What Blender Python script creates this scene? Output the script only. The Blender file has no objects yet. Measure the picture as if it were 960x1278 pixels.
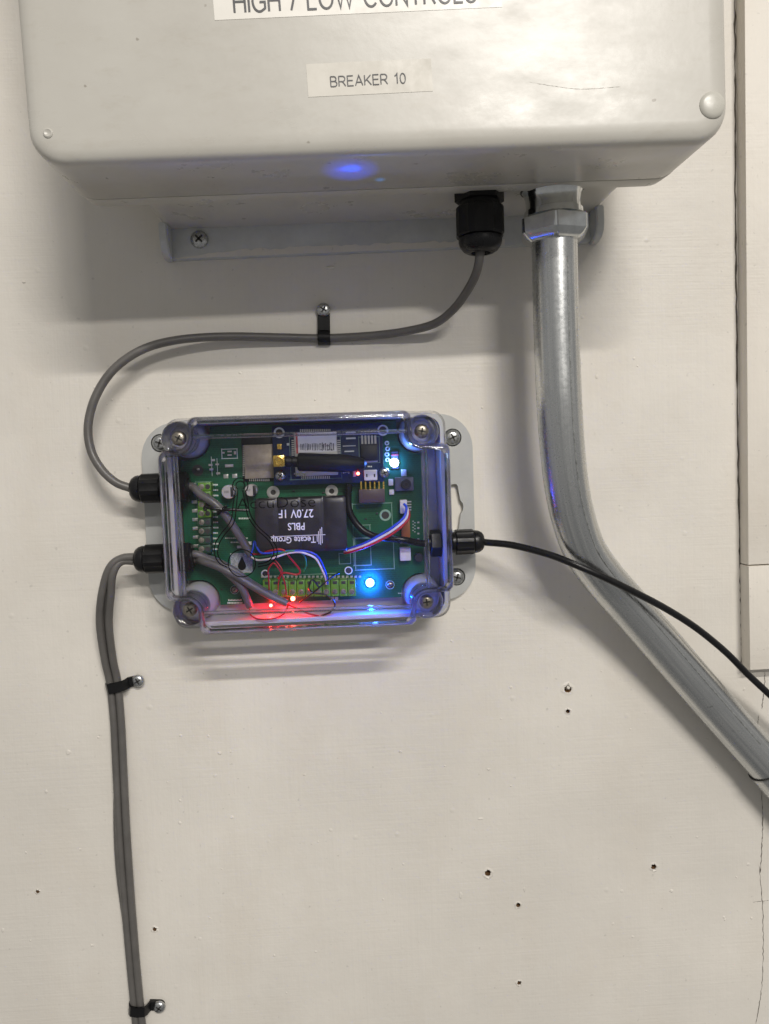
import bpy, bmesh, math, random
from math import radians, sin, cos, pi
from mathutils import Vector, Matrix
random.seed(7)
sc = bpy.context.scene
col = sc.collection
S = 0.001                                   # layout is written in millimetres

# ------------------------------------------------------------------ camera
F = 960.0                                   # focal length in photo pixels (photo 960 x 1278)
D = 450.0                                   # camera to wall, mm
VPX, VPY, ROLL = 430.0, 570.0, radians(2.2)  # where the wall normal vanishes, and the roll
_n = Vector(((VPX - 480) / F, (639 - VPY) / F, -1)).normalized()
_u = Vector((-sin(ROLL), cos(ROLL), 0)); _u = (_u - _n * _u.dot(_n)).normalized()
_x = _n.cross(_u)
Rwc = Matrix((_x, _n, _u))                  # camera -> world rotation
cam = bpy.data.objects.new('camera', bpy.data.cameras.new('camera'))
col.objects.link(cam); sc.camera = cam
cam.data.sensor_fit = 'HORIZONTAL'; cam.data.sensor_width = 36; cam.data.lens = 36
cam.data.clip_start = 0.01; cam.data.clip_end = 50
cam.matrix_world = Matrix.Translation((0, -D * S, 0)) @ Rwc.to_4x4()

def P(px, py, d):
    """point that stands d mm in front of the wall on the sight line of a photo pixel (mm)"""
    r = Rwc @ Vector(((px - 480) / F, -(py - 639) / F, -1))
    t = (D - d) / r.y
    return Vector((r.x * t, -d, r.z * t))
def mm(pixels, d): return pixels * (D - d) / F

# ------------------------------------------------------------------ world, lamps, exposure
w = bpy.data.worlds.new('World'); sc.world = w; w.use_nodes = True
_g = w.node_tree.nodes.new('ShaderNodeTexCoord'); _s = w.node_tree.nodes.new('ShaderNodeSeparateXYZ'); _r = w.node_tree.nodes.new('ShaderNodeMapRange')
w.node_tree.links.new(_g.outputs['Generated'], _s.inputs[0]); w.node_tree.links.new(_s.outputs['Z'], _r.inputs['Value'])
_r.inputs['From Min'].default_value = -1; _r.inputs['From Max'].default_value = 1      # dim floor, pale ceiling
_r.inputs['To Min'].default_value = 0.165; _r.inputs['To Max'].default_value = 0.41
w.node_tree.links.new(_r.outputs[0], w.node_tree.nodes['Background'].inputs[1])
w.node_tree.nodes['Background'].inputs[0].default_value = (1.0, 0.98, 0.95, 1)
def strip(name, x, out, up, length, width, power, target=(0, 0, 0), colr=(1, 0.955, 0.895)):
    l = bpy.data.lights.new(name, 'AREA'); l.shape = 'RECTANGLE'
    l.size = length; l.size_y = width; l.energy = power; l.color = colr
    o = bpy.data.objects.new(name, l); col.objects.link(o)
    o.location = (x, -out, up)
    v = Vector(target) - Vector(o.location)          # the tube runs parallel to the wall, tipped towards it
    o.rotation_euler = (math.atan2(v.y, -v.z), 0, 0)
    return o
strip('ceiling_strip_light', 0.52, 2.10, 1.50, 0.9, 0.055, 38, (0, 0, 0.1))
strip('ceiling_strip_light', 1.10, 3.40, 1.53, 0.9, 0.09, 42, (0, 0, 0.1))
sc.view_settings.view_transform = 'Standard'; sc.view_settings.look = 'None'
sc.view_settings.gamma = 1; sc.view_settings.use_curve_mapping = False
sc.view_settings.exposure = 0.0
sc.render.engine = 'CYCLES'
cy = sc.cycles
cy.use_denoising = True
cy.max_bounces = 14; cy.transparent_max_bounces = 24; cy.transmission_bounces = 12; cy.glossy_bounces = 6
cy.caustics_refractive = True; cy.caustics_reflective = True; cy.blur_glossy = 0.6
cy.sample_clamp_indirect = 6

# ------------------------------------------------------------------ materials
MAT = {}
def nodes(name):
    m = bpy.data.materials.new(name); m.use_nodes = True
    MAT[name] = m
    return m, m.node_tree, m.node_tree.nodes['Principled BSDF']
def pos(nt, scale=(1, 1, 1)):
    g = nt.nodes.new('ShaderNodeNewGeometry'); mp = nt.nodes.new('ShaderNodeMapping')
    mp.inputs['Scale'].default_value = scale
    nt.links.new(g.outputs['Position'], mp.inputs['Vector']); return mp.outputs['Vector']
def noise(nt, vec, scale, detail=4, rough=0.5):
    t = nt.nodes.new('ShaderNodeTexNoise'); t.inputs['Scale'].default_value = scale
    t.inputs['Detail'].default_value = detail; t.inputs['Roughness'].default_value = rough
    nt.links.new(vec, t.inputs['Vector']); return t.outputs['Fac']
def ramp(nt, fac, stops):
    r = nt.nodes.new('ShaderNodeValToRGB'); e = r.color_ramp.elements
    while len(e) < len(stops): e.new(0.5)
    for i, (p, c) in enumerate(stops):
        e[i].position = p; e[i].color = (*c, 1) if len(c) == 3 else c
    nt.links.new(fac, r.inputs['Fac']); return r.outputs['Color']
def mixc(nt, fac, a, b, mode='MIX'):
    m = nt.nodes.new('ShaderNodeMix'); m.data_type = 'RGBA'; m.blend_type = mode
    for s, v in ((m.inputs[0], fac), (m.inputs[6], a), (m.inputs[7], b)):
        if hasattr(v, 'is_output'): nt.links.new(v, s)
        elif isinstance(v, (int, float)): s.default_value = v
        else: s.default_value = (*v, 1)
    return m.outputs[2]
def bump(nt, bsdf, h, strength, dist, prev=None):
    b = nt.nodes.new('ShaderNodeBump'); b.inputs['Strength'].default_value = strength
    b.inputs['Distance'].default_value = dist
    nt.links.new(h, b.inputs['Height'])
    if prev: nt.links.new(prev, b.inputs['Normal'])
    nt.links.new(b.outputs['Normal'], bsdf.inputs['Normal']); return b.outputs['Normal']
def grey(v): return (v, v, v)

def plain(name, c, rough=0.5, metal=0.0, var=0.12, vscale=60, bmp=0.0, bscale=900, spec=0.5, rvar=0.1):
    m, nt, b = nodes(name)
    v = pos(nt)
    f = noise(nt, v, vscale, 5, 0.6)
    lo = tuple(x * (1 - var) for x in c); hi = tuple(min(1, x * (1 + var)) for x in c)
    nt.links.new(ramp(nt, f, [(0.3, lo), (0.7, hi)]), b.inputs['Base Color'])
    f2 = noise(nt, v, vscale * 2.3, 4, 0.6)
    nt.links.new(ramp(nt, f2, [(0.3, grey(max(0, rough - rvar))), (0.7, grey(min(1, rough + rvar)))]), b.inputs['Roughness'])
    b.inputs['Metallic'].default_value = metal
    b.inputs['Specular IOR Level'].default_value = spec
    if bmp: bump(nt, b, noise(nt, v, bscale, 3), bmp, 0.0004)
    return m

# painted plywood wall
def wall_material(name, c, tone=1.0):
    m, nt, b = nodes(name)
    big = noise(nt, pos(nt, (1, 1, 1)), 6, 5, 0.55)
    vert = noise(nt, pos(nt, (520, 520, 14)), 1, 4, 0.6)
    horz = noise(nt, pos(nt, (16, 16, 620)), 1, 3, 0.6)
    speck = noise(nt, pos(nt), 330, 2, 0.4)
    lo = tuple(x * 0.88 for x in c); hi = tuple(x * 1.06 for x in c)
    base = ramp(nt, big, [(0.3, lo), (0.7, hi)])
    blot = noise(nt, pos(nt, (1, 1, 0.55)), 21, 6, 0.62)
    base = mixc(nt, ramp(nt, blot, [(0.5, grey(0)), (0.75, grey(0.5))]), base, (c[0] * .90, c[1] * .87, c[2] * .83))
    scf = noise(nt, pos(nt, (3.2, 3.2, 1)), 48, 3, 0.8)
    base = mixc(nt, ramp(nt, scf, [(0.69, grey(0)), (0.74, grey(0.35))]), base, (c[0] * .72, c[1] * .70, c[2] * .68))
    base = mixc(nt, ramp(nt, vert, [(0.35, grey(0)), (0.8, grey(0.22))]), base, tuple(x * 0.86 for x in c))
    base = mixc(nt, ramp(nt, speck, [(0.70, grey(0)), (0.76, grey(0.6))]), base, tuple(x * 0.72 for x in c))
    nt.links.new(base, b.inputs['Base Color'])
    nt.links.new(ramp(nt, big, [(0.3, grey(0.42)), (0.7, grey(0.56))]), b.inputs['Roughness'])
    b.inputs['Specular IOR Level'].default_value = 0.4
    patch = ramp(nt, noise(nt, pos(nt), 17, 3, 0.5), [(0.38, grey(0.1)), (0.66, grey(1))])
    vm = mixc(nt, 1.0, vert, patch, 'MULTIPLY'); patch2 = ramp(nt, noise(nt, pos(nt), 13, 3, 0.5), [(0.38, grey(1)), (0.64, grey(0.12))])
    hm = mixc(nt, 1.0, horz, patch2, 'MULTIPLY')
    n1 = bump(nt, b, vm, 0.30, 0.00042); n2 = bump(nt, b, hm, 0.34, 0.00048, n1)
    n2 = bump(nt, b, noise(nt, pos(nt), 420, 4, 0.65), 0.22, 0.0004, n2)
    vo = nt.nodes.new('ShaderNodeTexVoronoi'); vo.inputs['Scale'].default_value = 38
    vo.inputs['Randomness'].default_value = 1.0
    nt.links.new(pos(nt), vo.inputs['Vector'])
    bl = ramp(nt, vo.outputs['Distance'], [(0.0, grey(1)), (0.07, grey(0))])
    n3 = bump(nt, b, bl, 0.45, 0.0006, n2)
    lump = noise(nt, pos(nt), 34, 4, 0.6)
    bump(nt, b, lump, 0.38, 0.0016, n3)
    return m
wall_material('wall_paint', (0.705, 0.67, 0.61))
wall_material('trim_paint', (0.735, 0.69, 0.62))
plain('raw_wood', (0.16, 0.085, 0.035), 0.8, var=0.5, vscale=900)
plain('paint_chip', (0.76, 0.71, 0.63), 0.5)
plain('crack_dark', (0.10, 0.085, 0.07), 0.9, var=0.5, vscale=300)  # dark brown for hairline cracks and the board seam
plain('seam_grime', (0.33, 0.305, 0.26), 0.7, var=0.35, vscale=120)

# big control box plastic: aged, slightly mottled gloss, a few dirt specks
m, nt, b = nodes('box_plastic')
f = noise(nt, pos(nt), 14, 6, 0.6)
base = ramp(nt, f, [(0.3, (0.49, 0.468, 0.42)), (0.7, (0.545, 0.528, 0.48))])
sp = noise(nt, pos(nt), 190, 2, 0.35)
base = mixc(nt, ramp(nt, sp, [(0.765, grey(0)), (0.79, grey(0.6))]), base, (0.22, 0.19, 0.15))
dirt = noise(nt, pos(nt, (60, 60, 160)), 1, 5, 0.7)
base = mixc(nt, ramp(nt, dirt, [(0.55, grey(0)), (0.85, grey(0.4))]), base, (0.40, 0.36, 0.29))
nt.links.new(base, b.inputs['Base Color'])
rg = noise(nt, pos(nt, (40, 40, 90)), 1, 6, 0.65)
nt.links.new(ramp(nt, rg, [(0.3, grey(0.24)), (0.7, grey(0.39))]), b.inputs['Roughness'])
bump(nt, b, noise(nt, pos(nt), 120, 4), 0.10, 0.0006)
plain('base_plastic', (0.43, 0.435, 0.425), 0.45, var=0.06, bmp=0.1)
plain('flange_grey', (0.52, 0.53, 0.52), 0.5, var=0.1)
plain('cap_plastic', (0.52, 0.505, 0.45), 0.3, var=0.05)
MAT['cap_plastic'].node_tree.nodes['Principled BSDF'].inputs['Subsurface Weight'].default_value = 0.0
plain('sticker', (0.63, 0.60, 0.535), 0.45, var=0.04)
plain('sticker_white', (0.80, 0.77, 0.71), 0.4, var=0.04)
plain('ink', (0.085, 0.085, 0.09), 0.5)
plain('lid_ink', (0.008, 0.008, 0.009), 0.7, spec=0.1)
plain('black_nylon', (0.007, 0.007, 0.0075), 0.36, spec=0.28, var=0.3, bmp=0.15, bscale=700)
plain('black_rubber', (0.009, 0.009, 0.010), 0.30, var=0.2, spec=0.3)
plain('antenna_black', (0.008, 0.008, 0.009), 0.5, var=0.2, spec=0.3)
plain('cable_grey', (0.11, 0.104, 0.097), 0.42, var=0.12, vscale=90)
plain('zinc_screw', (0.52, 0.53, 0.53), 0.30, 1.0, var=0.25, vscale=500)
plain('dull_screw', (0.34, 0.31, 0.26), 0.36, 1.0, var=0.5, vscale=700)
plain('recess_dark', (0.03, 0.028, 0.025), 0.6)  # near-black standing in for shade in screw crosses, holes and slots
plain('chrome', (0.62, 0.64, 0.64), 0.15, 1.0, var=0.12, vscale=170, rvar=0.07)
# galvanised conduit: lengthwise drawn streaks, deepened to paint in banded reflections, and spangle
m, nt, b = nodes('galvanised')
uvn = nt.nodes.new('ShaderNodeUVMap'); mp = nt.nodes.new('ShaderNodeMapping')
nt.links.new(uvn.outputs['UV'], mp.inputs['Vector'])
mp.inputs['Scale'].default_value = (34, 0.7, 1)
st = noise(nt, mp.outputs['Vector'], 1.0, 5, 0.6)
sp = noise(nt, pos(nt), 420, 5, 0.7)
mot = noise(nt, pos(nt), 62, 6, 0.7)
base = ramp(nt, st, [(0.28, (0.44, 0.455, 0.465)), (0.72, (0.74, 0.745, 0.73))])
base = mixc(nt, ramp(nt, mot, [(0.45, grey(0)), (0.75, grey(0.4))]), base, (0.46, 0.48, 0.49))
base = mixc(nt, ramp(nt, sp, [(0.60, grey(0)), (0.72, grey(0.55))]), base, (0.30, 0.31, 0.31))
scuff = noise(nt, pos(nt, (1, 1, 2.2)), 60, 6, 0.8)
base = mixc(nt, ramp(nt, scuff, [(0.64, grey(0)), (0.72, grey(0.65))]), base, (0.20, 0.20, 0.19))
nt.links.new(base, b.inputs['Base Color']); b.inputs['Metallic'].default_value = 0.95
rr = mixc(nt, 0.5, ramp(nt, mot, [(0.3, grey(0.19)), (0.7, grey(0.30))]), ramp(nt, sp, [(0.35, grey(0.20)), (0.65, grey(0.36))]))
nt.links.new(rr, b.inputs['Roughness'])
n1 = bump(nt, b, st, 0.12, 0.0003); n1 = bump(nt, b, sp, 0.10, 0.0002, n1); bump(nt, b, mot, 0.07, 0.0006, n1)

plain('weld_zinc', (0.62, 0.63, 0.61), 0.3, 1.0, var=0.4, vscale=500, bmp=0.6, bscale=380)
# clear polycarbonate: mostly passes light straight through, fresnel gloss on top
def clear(name, tint, glass_share, rough=0.03, ior=1.55, gloss=1.0):
    m = bpy.data.materials.new(name); m.use_nodes = True; MAT[name] = m
    nt = m.node_tree; nt.nodes.clear()
    out = nt.nodes.new('ShaderNodeOutputMaterial')
    tr = nt.nodes.new('ShaderNodeBsdfTransparent'); tr.inputs[0].default_value = (*tint, 1)
    gl = nt.nodes.new('ShaderNodeBsdfGlass'); gl.inputs['Color'].default_value = (*tint, 1)
    gl.inputs['IOR'].default_value = 1.35; gl.inputs['Roughness'].default_value = 0.02
    gs = nt.nodes.new('ShaderNodeBsdfGlossy'); gs.inputs['Roughness'].default_value = rough
    fr = nt.nodes.new('ShaderNodeFresnel'); fr.inputs['IOR'].default_value = ior
    a = nt.nodes.new('ShaderNodeMixShader'); a.inputs[0].default_value = glass_share
    nt.links.new(tr.outputs[0], a.inputs[1]); nt.links.new(gl.outputs[0], a.inputs[2])
    mu = nt.nodes.new('ShaderNodeMath'); mu.operation = 'MULTIPLY'; mu.inputs[1].default_value = gloss
    nt.links.new(fr.outputs[0], mu.inputs[0])
    c2 = nt.nodes.new('ShaderNodeMixShader'); nt.links.new(mu.outputs[0], c2.inputs[0])
    nt.links.new(a.outputs[0], c2.inputs[1]); nt.links.new(gs.outputs[0], c2.inputs[2])
    nt.links.new(c2.outputs[0], out.inputs[0])
clear('clear_lid', (0.965, 0.965, 0.975), 0.0, 0.05, 1.45, 0.8)
clear('clear_rim', (0.945, 0.945, 0.99), 0.52, 0.05, 1.5)
clear('clear_boss', (0.975, 0.97, 0.985), 0.30, 0.06, 1.5)

# electronics
m, nt, b = nodes('pcb_green')
br = nt.nodes.new('ShaderNodeTexBrick'); br.inputs['Scale'].default_value = 210
br.inputs['Mortar Size'].default_value = 0.035; br.offset = 0.37; br.squash = 1.7; br.squash_frequency = 3
mp = nt.nodes.new('ShaderNodeMapping'); mp.inputs['Rotation'].default_value = (radians(90), 0, 0)
g = nt.nodes.new('ShaderNodeNewGeometry'); nt.links.new(g.outputs['Position'], mp.inputs['Vector'])
nt.links.new(mp.outputs['Vector'], br.inputs['Vector'])
f = noise(nt, pos(nt), 55, 3)
base = ramp(nt, f, [(0.35, (0.0015, 0.048, 0.020)), (0.65, (0.004, 0.088, 0.037))])
base = mixc(nt, ramp(nt, br.outputs['Fac'], [(0.4, grey(0)), (0.6, grey(0.45))]), base, (0.008, 0.125, 0.055))
nt.links.new(base, b.inputs['Base Color']); b.inputs['Roughness'].default_value = 0.36
plain('pcb_blue', (0.006, 0.018, 0.065), 0.35, var=0.4, vscale=300)
plain('module_can', (0.36, 0.31, 0.235), 0.42, 0.55, var=0.18, vscale=220)
plain('module_board', (0.012, 0.012, 0.013), 0.4)
plain('solder', (0.55, 0.54, 0.50), 0.35, 0.8)
plain('silk', (0.62, 0.66, 0.60), 0.6)
plain('patch_grey', (0.27, 0.31, 0.27), 0.6, var=0.5, vscale=1100)
plain('silk_dim', (0.22, 0.36, 0.26), 0.6)
plain('gold', (0.80, 0.55, 0.14), 0.22, 1.0, var=0.15, vscale=600)
plain('label_white', (0.70, 0.70, 0.70), 0.45, var=0.05)
plain('label_red', (0.45, 0.05, 0.05), 0.5)
plain('barcode', (0.14, 0.14, 0.15), 0.6, var=0.9, vscale=1500)
plain('chip_black', (0.016, 0.016, 0.017), 0.45)
plain('header_brown', (0.060, 0.038, 0.036), 0.5)
plain('terminal_lime', (0.10, 0.24, 0.02), 0.4, var=0.15, vscale=400)
plain('terminal_dark', (0.012, 0.05, 0.02), 0.45, var=0.3)
plain('connector_white', (0.62, 0.60, 0.58), 0.45)
plain('cap_top', (0.50, 0.47, 0.45), 0.35, 0.4)
plain('button_grey', (0.10, 0.105, 0.125), 0.4)
plain('resistor_brown', (0.26, 0.09, 0.03), 0.5)
plain('shrink_black', (0.017, 0.015, 0.017), 0.38, var=0.35, vscale=80, bmp=0.35, bscale=160)
plain('print_white', (0.72, 0.72, 0.74), 0.5)
plain('wire_red', (0.40, 0.012, 0.02), 0.4)
plain('wire_white', (0.66, 0.62, 0.60), 0.4)
plain('wire_green', (0.02, 0.22, 0.10), 0.4)
plain('wire_blue', (0.02, 0.06, 0.50), 0.4)
plain('wire_black', (0.012, 0.012, 0.013), 0.35)
def led_mat(name, c, s):
    m, nt, b = nodes(name)
    b.inputs['Base Color'].default_value = (*c, 1)
    b.inputs['Emission Color'].default_value = (*c, 1); b.inputs['Emission Strength'].default_value = s
led_mat('led_blue', (0.10, 0.32, 1.0), 26)
led_mat('led_white', (0.55, 0.80, 1.0), 22)
led_mat('led_red', (1.0, 0.10, 0.06), 22)

# ------------------------------------------------------------------ mesh building
def catmull(pts, sub):
    pts = [Vector(p) for p in pts]
    q = [2 * pts[0] - pts[1]] + pts + [2 * pts[-1] - pts[-2]]
    out = []
    for i in range(1, len(q) - 2):
        p0, p1, p2, p3 = q[i - 1:i + 3]
        for k in range(sub):
            t = k / sub
            out.append(0.5 * ((2 * p1) + (p2 - p0) * t + (2 * p0 - 5 * p1 + 4 * p2 - p3) * t * t + (3 * p1 - p0 - 3 * p2 + p3) * t ** 3))
    out.append(pts[-1].copy()); return out

class MB:
    def __init__(self, xf=None): self.bm = bmesh.new(); self.xf = xf; self.uv = None
    def ring_loft(self, rings, cap0=True, cap1=True):
        vs = [[self.bm.verts.new(p) for p in r] for r in rings]
        n = len(vs[0])
        for a, b in zip(vs[:-1], vs[1:]):
            for i in range(n): self.bm.faces.new((a[i], a[(i + 1) % n], b[(i + 1) % n], b[i]))
        if cap0: self.bm.faces.new(vs[0][::-1])
        if cap1: self.bm.faces.new(vs[-1])
        return self
    def box(self, x0, x1, z0, z1, d0, d1, bev=0.0, seg=2):
        g = bmesh.ops.create_cube(self.bm, size=1)
        c = Vector(((x0 + x1) / 2, -(d0 + d1) / 2, (z0 + z1) / 2)); s = (abs(x1 - x0), abs(d1 - d0), abs(z1 - z0))
        for v in g['verts']: v.co = Vector((v.co.x * s[0], v.co.y * s[1], v.co.z * s[2])) + c
        if bev:
            e = list({e for v in g['verts'] for e in v.link_edges})
            bmesh.ops.bevel(self.bm, geom=e, offset=min(bev, min(s) * 0.45), segments=seg, affect='EDGES', profile=0.5)
        return self
    def pxbox(self, x0, y0, x1, y1, d0, d1, bev=0.0):
        c = P((x0 + x1) / 2, (y0 + y1) / 2, d1); hx = mm(abs(x1 - x0), d1) / 2; hz = mm(abs(y1 - y0), d1) / 2
        return self.box(c.x - hx, c.x + hx, c.z - hz, c.z + hz, d0, d1, bev)
    def lathe(self, p, axis, prof, seg=24, cap0=True, cap1=True, phase=0.0):
        """profile of (distance along axis, radius)"""
        a = Vector(axis).normalized(); t = Vector((0, 0, 1)) if abs(a.z) < 0.9 else Vector((1, 0, 0))
        u = a.cross(t).normalized(); v = a.cross(u); p = Vector(p)
        rings = [[p + a * h + (u * cos(phase + 2 * pi * i / seg) + v * sin(phase + 2 * pi * i / seg)) * max(r, 0.01) for i in range(seg)] for h, r in prof]
        return self.ring_loft(rings, cap0, cap1)
    def tube(self, pts, r, seg=10, sub=6, cap=True, uv=False):
        c = catmull(pts, sub) if sub > 1 else [Vector(p) for p in pts]
        rad = (lambda k: r) if not callable(r) else (lambda k: r(k / (len(c) - 1)))
        tg = [(c[min(i + 1, len(c) - 1)] - c[max(i - 1, 0)]).normalized() for i in range(len(c))]
        nrm = tg[0].orthogonal().normalized(); rings = []
        ref = Vector((0, -1, 0)); nrm = (ref - tg[0] * ref.dot(tg[0])).normalized() if abs(ref.dot(tg[0])) < 0.95 else nrm
        for i in range(len(c)):
            nrm = (nrm - tg[i] * nrm.dot(tg[i])).normalized(); bn = tg[i].cross(nrm)
            rings.append([c[i] + (nrm * cos(2 * pi * k / seg) + bn * sin(2 * pi * k / seg)) * rad(i) for k in range(seg)])
        if uv:
            lay = self.bm.loops.layers.uv.new('UVMap'); L = 0
            vs = [[self.bm.verts.new(p) for p in rr] for rr in rings]; ln = [0]
            for i in range(1, len(c)): ln.append(ln[-1] + (c[i] - c[i - 1]).length / 75)
            for i in range(len(c) - 1):
                for k in range(seg):
                    f = self.bm.faces.new((vs[i][k], vs[i][(k + 1) % seg], vs[i + 1][(k + 1) % seg], vs[i + 1][k]))
                    for lp, (uu, vv) in zip(f.loops, ((k, i), (k + 1, i), (k + 1, i + 1), (k, i + 1))):
                        lp[lay].uv = (uu / seg, ln[vv])
            return self
        return self.ring_loft(rings, cap, cap)
    def prism(self, outline, d0, d1, bev=0.0):
        """outline in (x, z) counter-clockwise seen from the room"""
        if bev:
            ins = inset(outline, bev)
            return self.ring_loft([[(x, -d0, z) for x, z in outline], [(x, -(d1 - bev), z) for x, z in outline],
                                   [(x, -(d1 - bev * 0.3), z) for x, z in inset(outline, bev * 0.3)], [(x, -d1, z) for x, z in ins]])
        return self.ring_loft([[(x, -d0, z) for x, z in outline], [(x, -d1, z) for x, z in outline]])
    def holed(self, outer, holes, d0, d1):
        """plate with through holes"""
        for d in (d1, d0):
            es = []
            for lp in [outer] + holes:
                vs = [self.bm.verts.new((x, -d, z)) for x, z in lp]
                es += [self.bm.edges.new((vs[i], vs[(i + 1) % len(vs)])) for i in range(len(vs))]
            bmesh.ops.triangle_fill(self.bm, use_beauty=True, edges=es, normal=(0, -1 if d == d1 else 1, 0))
            if d0 == d1: return self
        for lp in [outer] + holes:
            a = [self.bm.verts.new((x, -d0, z)) for x, z in lp]; b = [self.bm.verts.new((x, -d1, z)) for x, z in lp]
            for i in range(len(lp)): self.bm.faces.new((a[i], a[(i + 1) % len(lp)], b[(i + 1) % len(lp)], b[i]))
        return self
    def build(self, name, mat, parent=None, origin=None, smooth=35, fixn=True):
        bm = self.bm
        if fixn: bmesh.ops.recalc_face_normals(bm, faces=bm.faces)
        if self.xf: bm.transform(self.xf)
        if origin is None:
            if parent is not None: origin = parent['_o']
            else:
                xs = [v.co.x for v in bm.verts]; zs = [v.co.z for v in bm.verts]; ys = [v.co.y for v in bm.verts]
                origin = ((min(xs) + max(xs)) / 2, max(ys), min(zs))
        origin = Vector(origin)
        for v in bm.verts: v.co = (v.co - origin) * S
        me = bpy.data.meshes.new(name); bm.to_mesh(me); bm.free()
        for p in me.polygons: p.use_smooth = True
        me.set_sharp_from_angle(angle=radians(smooth))
        me.materials.append(MAT[mat])
        o = bpy.data.objects.new(name, me); col.objects.link(o)
        if parent is not None:
            o.parent = parent; o.location = (origin - Vector(parent['_o'])) * S
        else: o.location = origin * S
        o['_o'] = tuple(origin)
        return o

def inset(ol, a):
    """move every outline vertex inwards by about a"""
    n = len(ol); out = []
    for i in range(n):
        p0, p1, p2 = Vector(ol[i - 1]), Vector(ol[i]), Vector(ol[(i + 1) % n])
        e0 = (p1 - p0); e1 = (p2 - p1)
        n0 = Vector((-e0.y, e0.x)).normalized() if e0.length > 1e-6 else Vector((0, 0))
        n1 = Vector((-e1.y, e1.x)).normalized() if e1.length > 1e-6 else Vector((0, 0))
        b = n0 + n1
        b = b / max(b.length_squared, 0.6) * 2 if b.length > 1e-6 else n0
        out.append((p1.x + b.x * a, p1.y + b.y * a))
    return out
def rrect(x0, x1, z0, z1, r, seg=6):
    r = r if isinstance(r, (list, tuple)) else (r,) * 4          # bl, br, tr, tl
    out = []
    for (cx, cz, a0, rr) in ((x0 + r[0], z0 + r[0], 180, r[0]), (x1 - r[1], z0 + r[1], 270, r[1]), (x1 - r[2], z1 - r[2], 0, r[2]), (x0 + r[3], z1 - r[3], 90, r[3])):
        for k in range(seg + 1):
            a = radians(a0 + 90 * k / seg); out.append((cx + rr * cos(a), cz + rr * sin(a)))
    return out
def circle(cx, cz, r, n=16, jag=0.0):
    return [(cx + r * (1 + jag * random.uniform(-1, 1)) * cos(2 * pi * i / n), cz + r * (1 + jag * random.uniform(-1, 1)) * sin(2 * pi * i / n)) for i in range(n)]
def tag(o, label, cat, group=None):
    o['label'] = label; o['category'] = cat
    if group: o['group'] = group
    return o
def thing(name, origin, label, cat, group=None):
    o = bpy.data.objects.new(name, None); col.objects.link(o); o.empty_display_size = 0.01
    o.location = Vector(origin) * S; o['_o'] = tuple(origin)
    return tag(o, label, cat, group)
def struct(o): o['kind'] = 'structure'; return o
def text(body, size, at, ang, mat, parent, name='lettering', width=None, thick=0.0, xf=None, spacing=1.0):
    """flat lettering facing the room, centred on at (mm)"""
    cu = bpy.data.curves.new('t', 'FONT'); cu.body = body; cu.size = size; cu.align_x = 'CENTER'; cu.align_y = 'CENTER'
    cu.offset = thick; cu.resolution_u = 3; cu.space_character = spacing
    to = bpy.data.objects.new('t', cu); col.objects.link(to)
    dg = bpy.context.evaluated_depsgraph_get(); me = bpy.data.meshes.new_from_object(to.evaluated_get(dg))
    bpy.data.objects.remove(to); bpy.data.curves.remove(cu)
    xs = [v.co.x for v in me.vertices]
    sx = width / (max(xs) - min(xs)) if width else 1.0
    c, s = cos(ang), sin(ang); O = Vector(parent['_o'])
    for v in me.vertices:
        x, z = v.co.x * sx, v.co.y
        p = Vector((at[0] + x * c - z * s, at[1], at[2] + x * s + z * c))
        if xf: p = xf @ p
        v.co = (p - O) * S
    me.name = name; me.materials.append(MAT[mat])
    o = bpy.data.objects.new(name, me); col.objects.link(o); o.parent = parent; o['_o'] = parent['_o']
    return o

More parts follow.
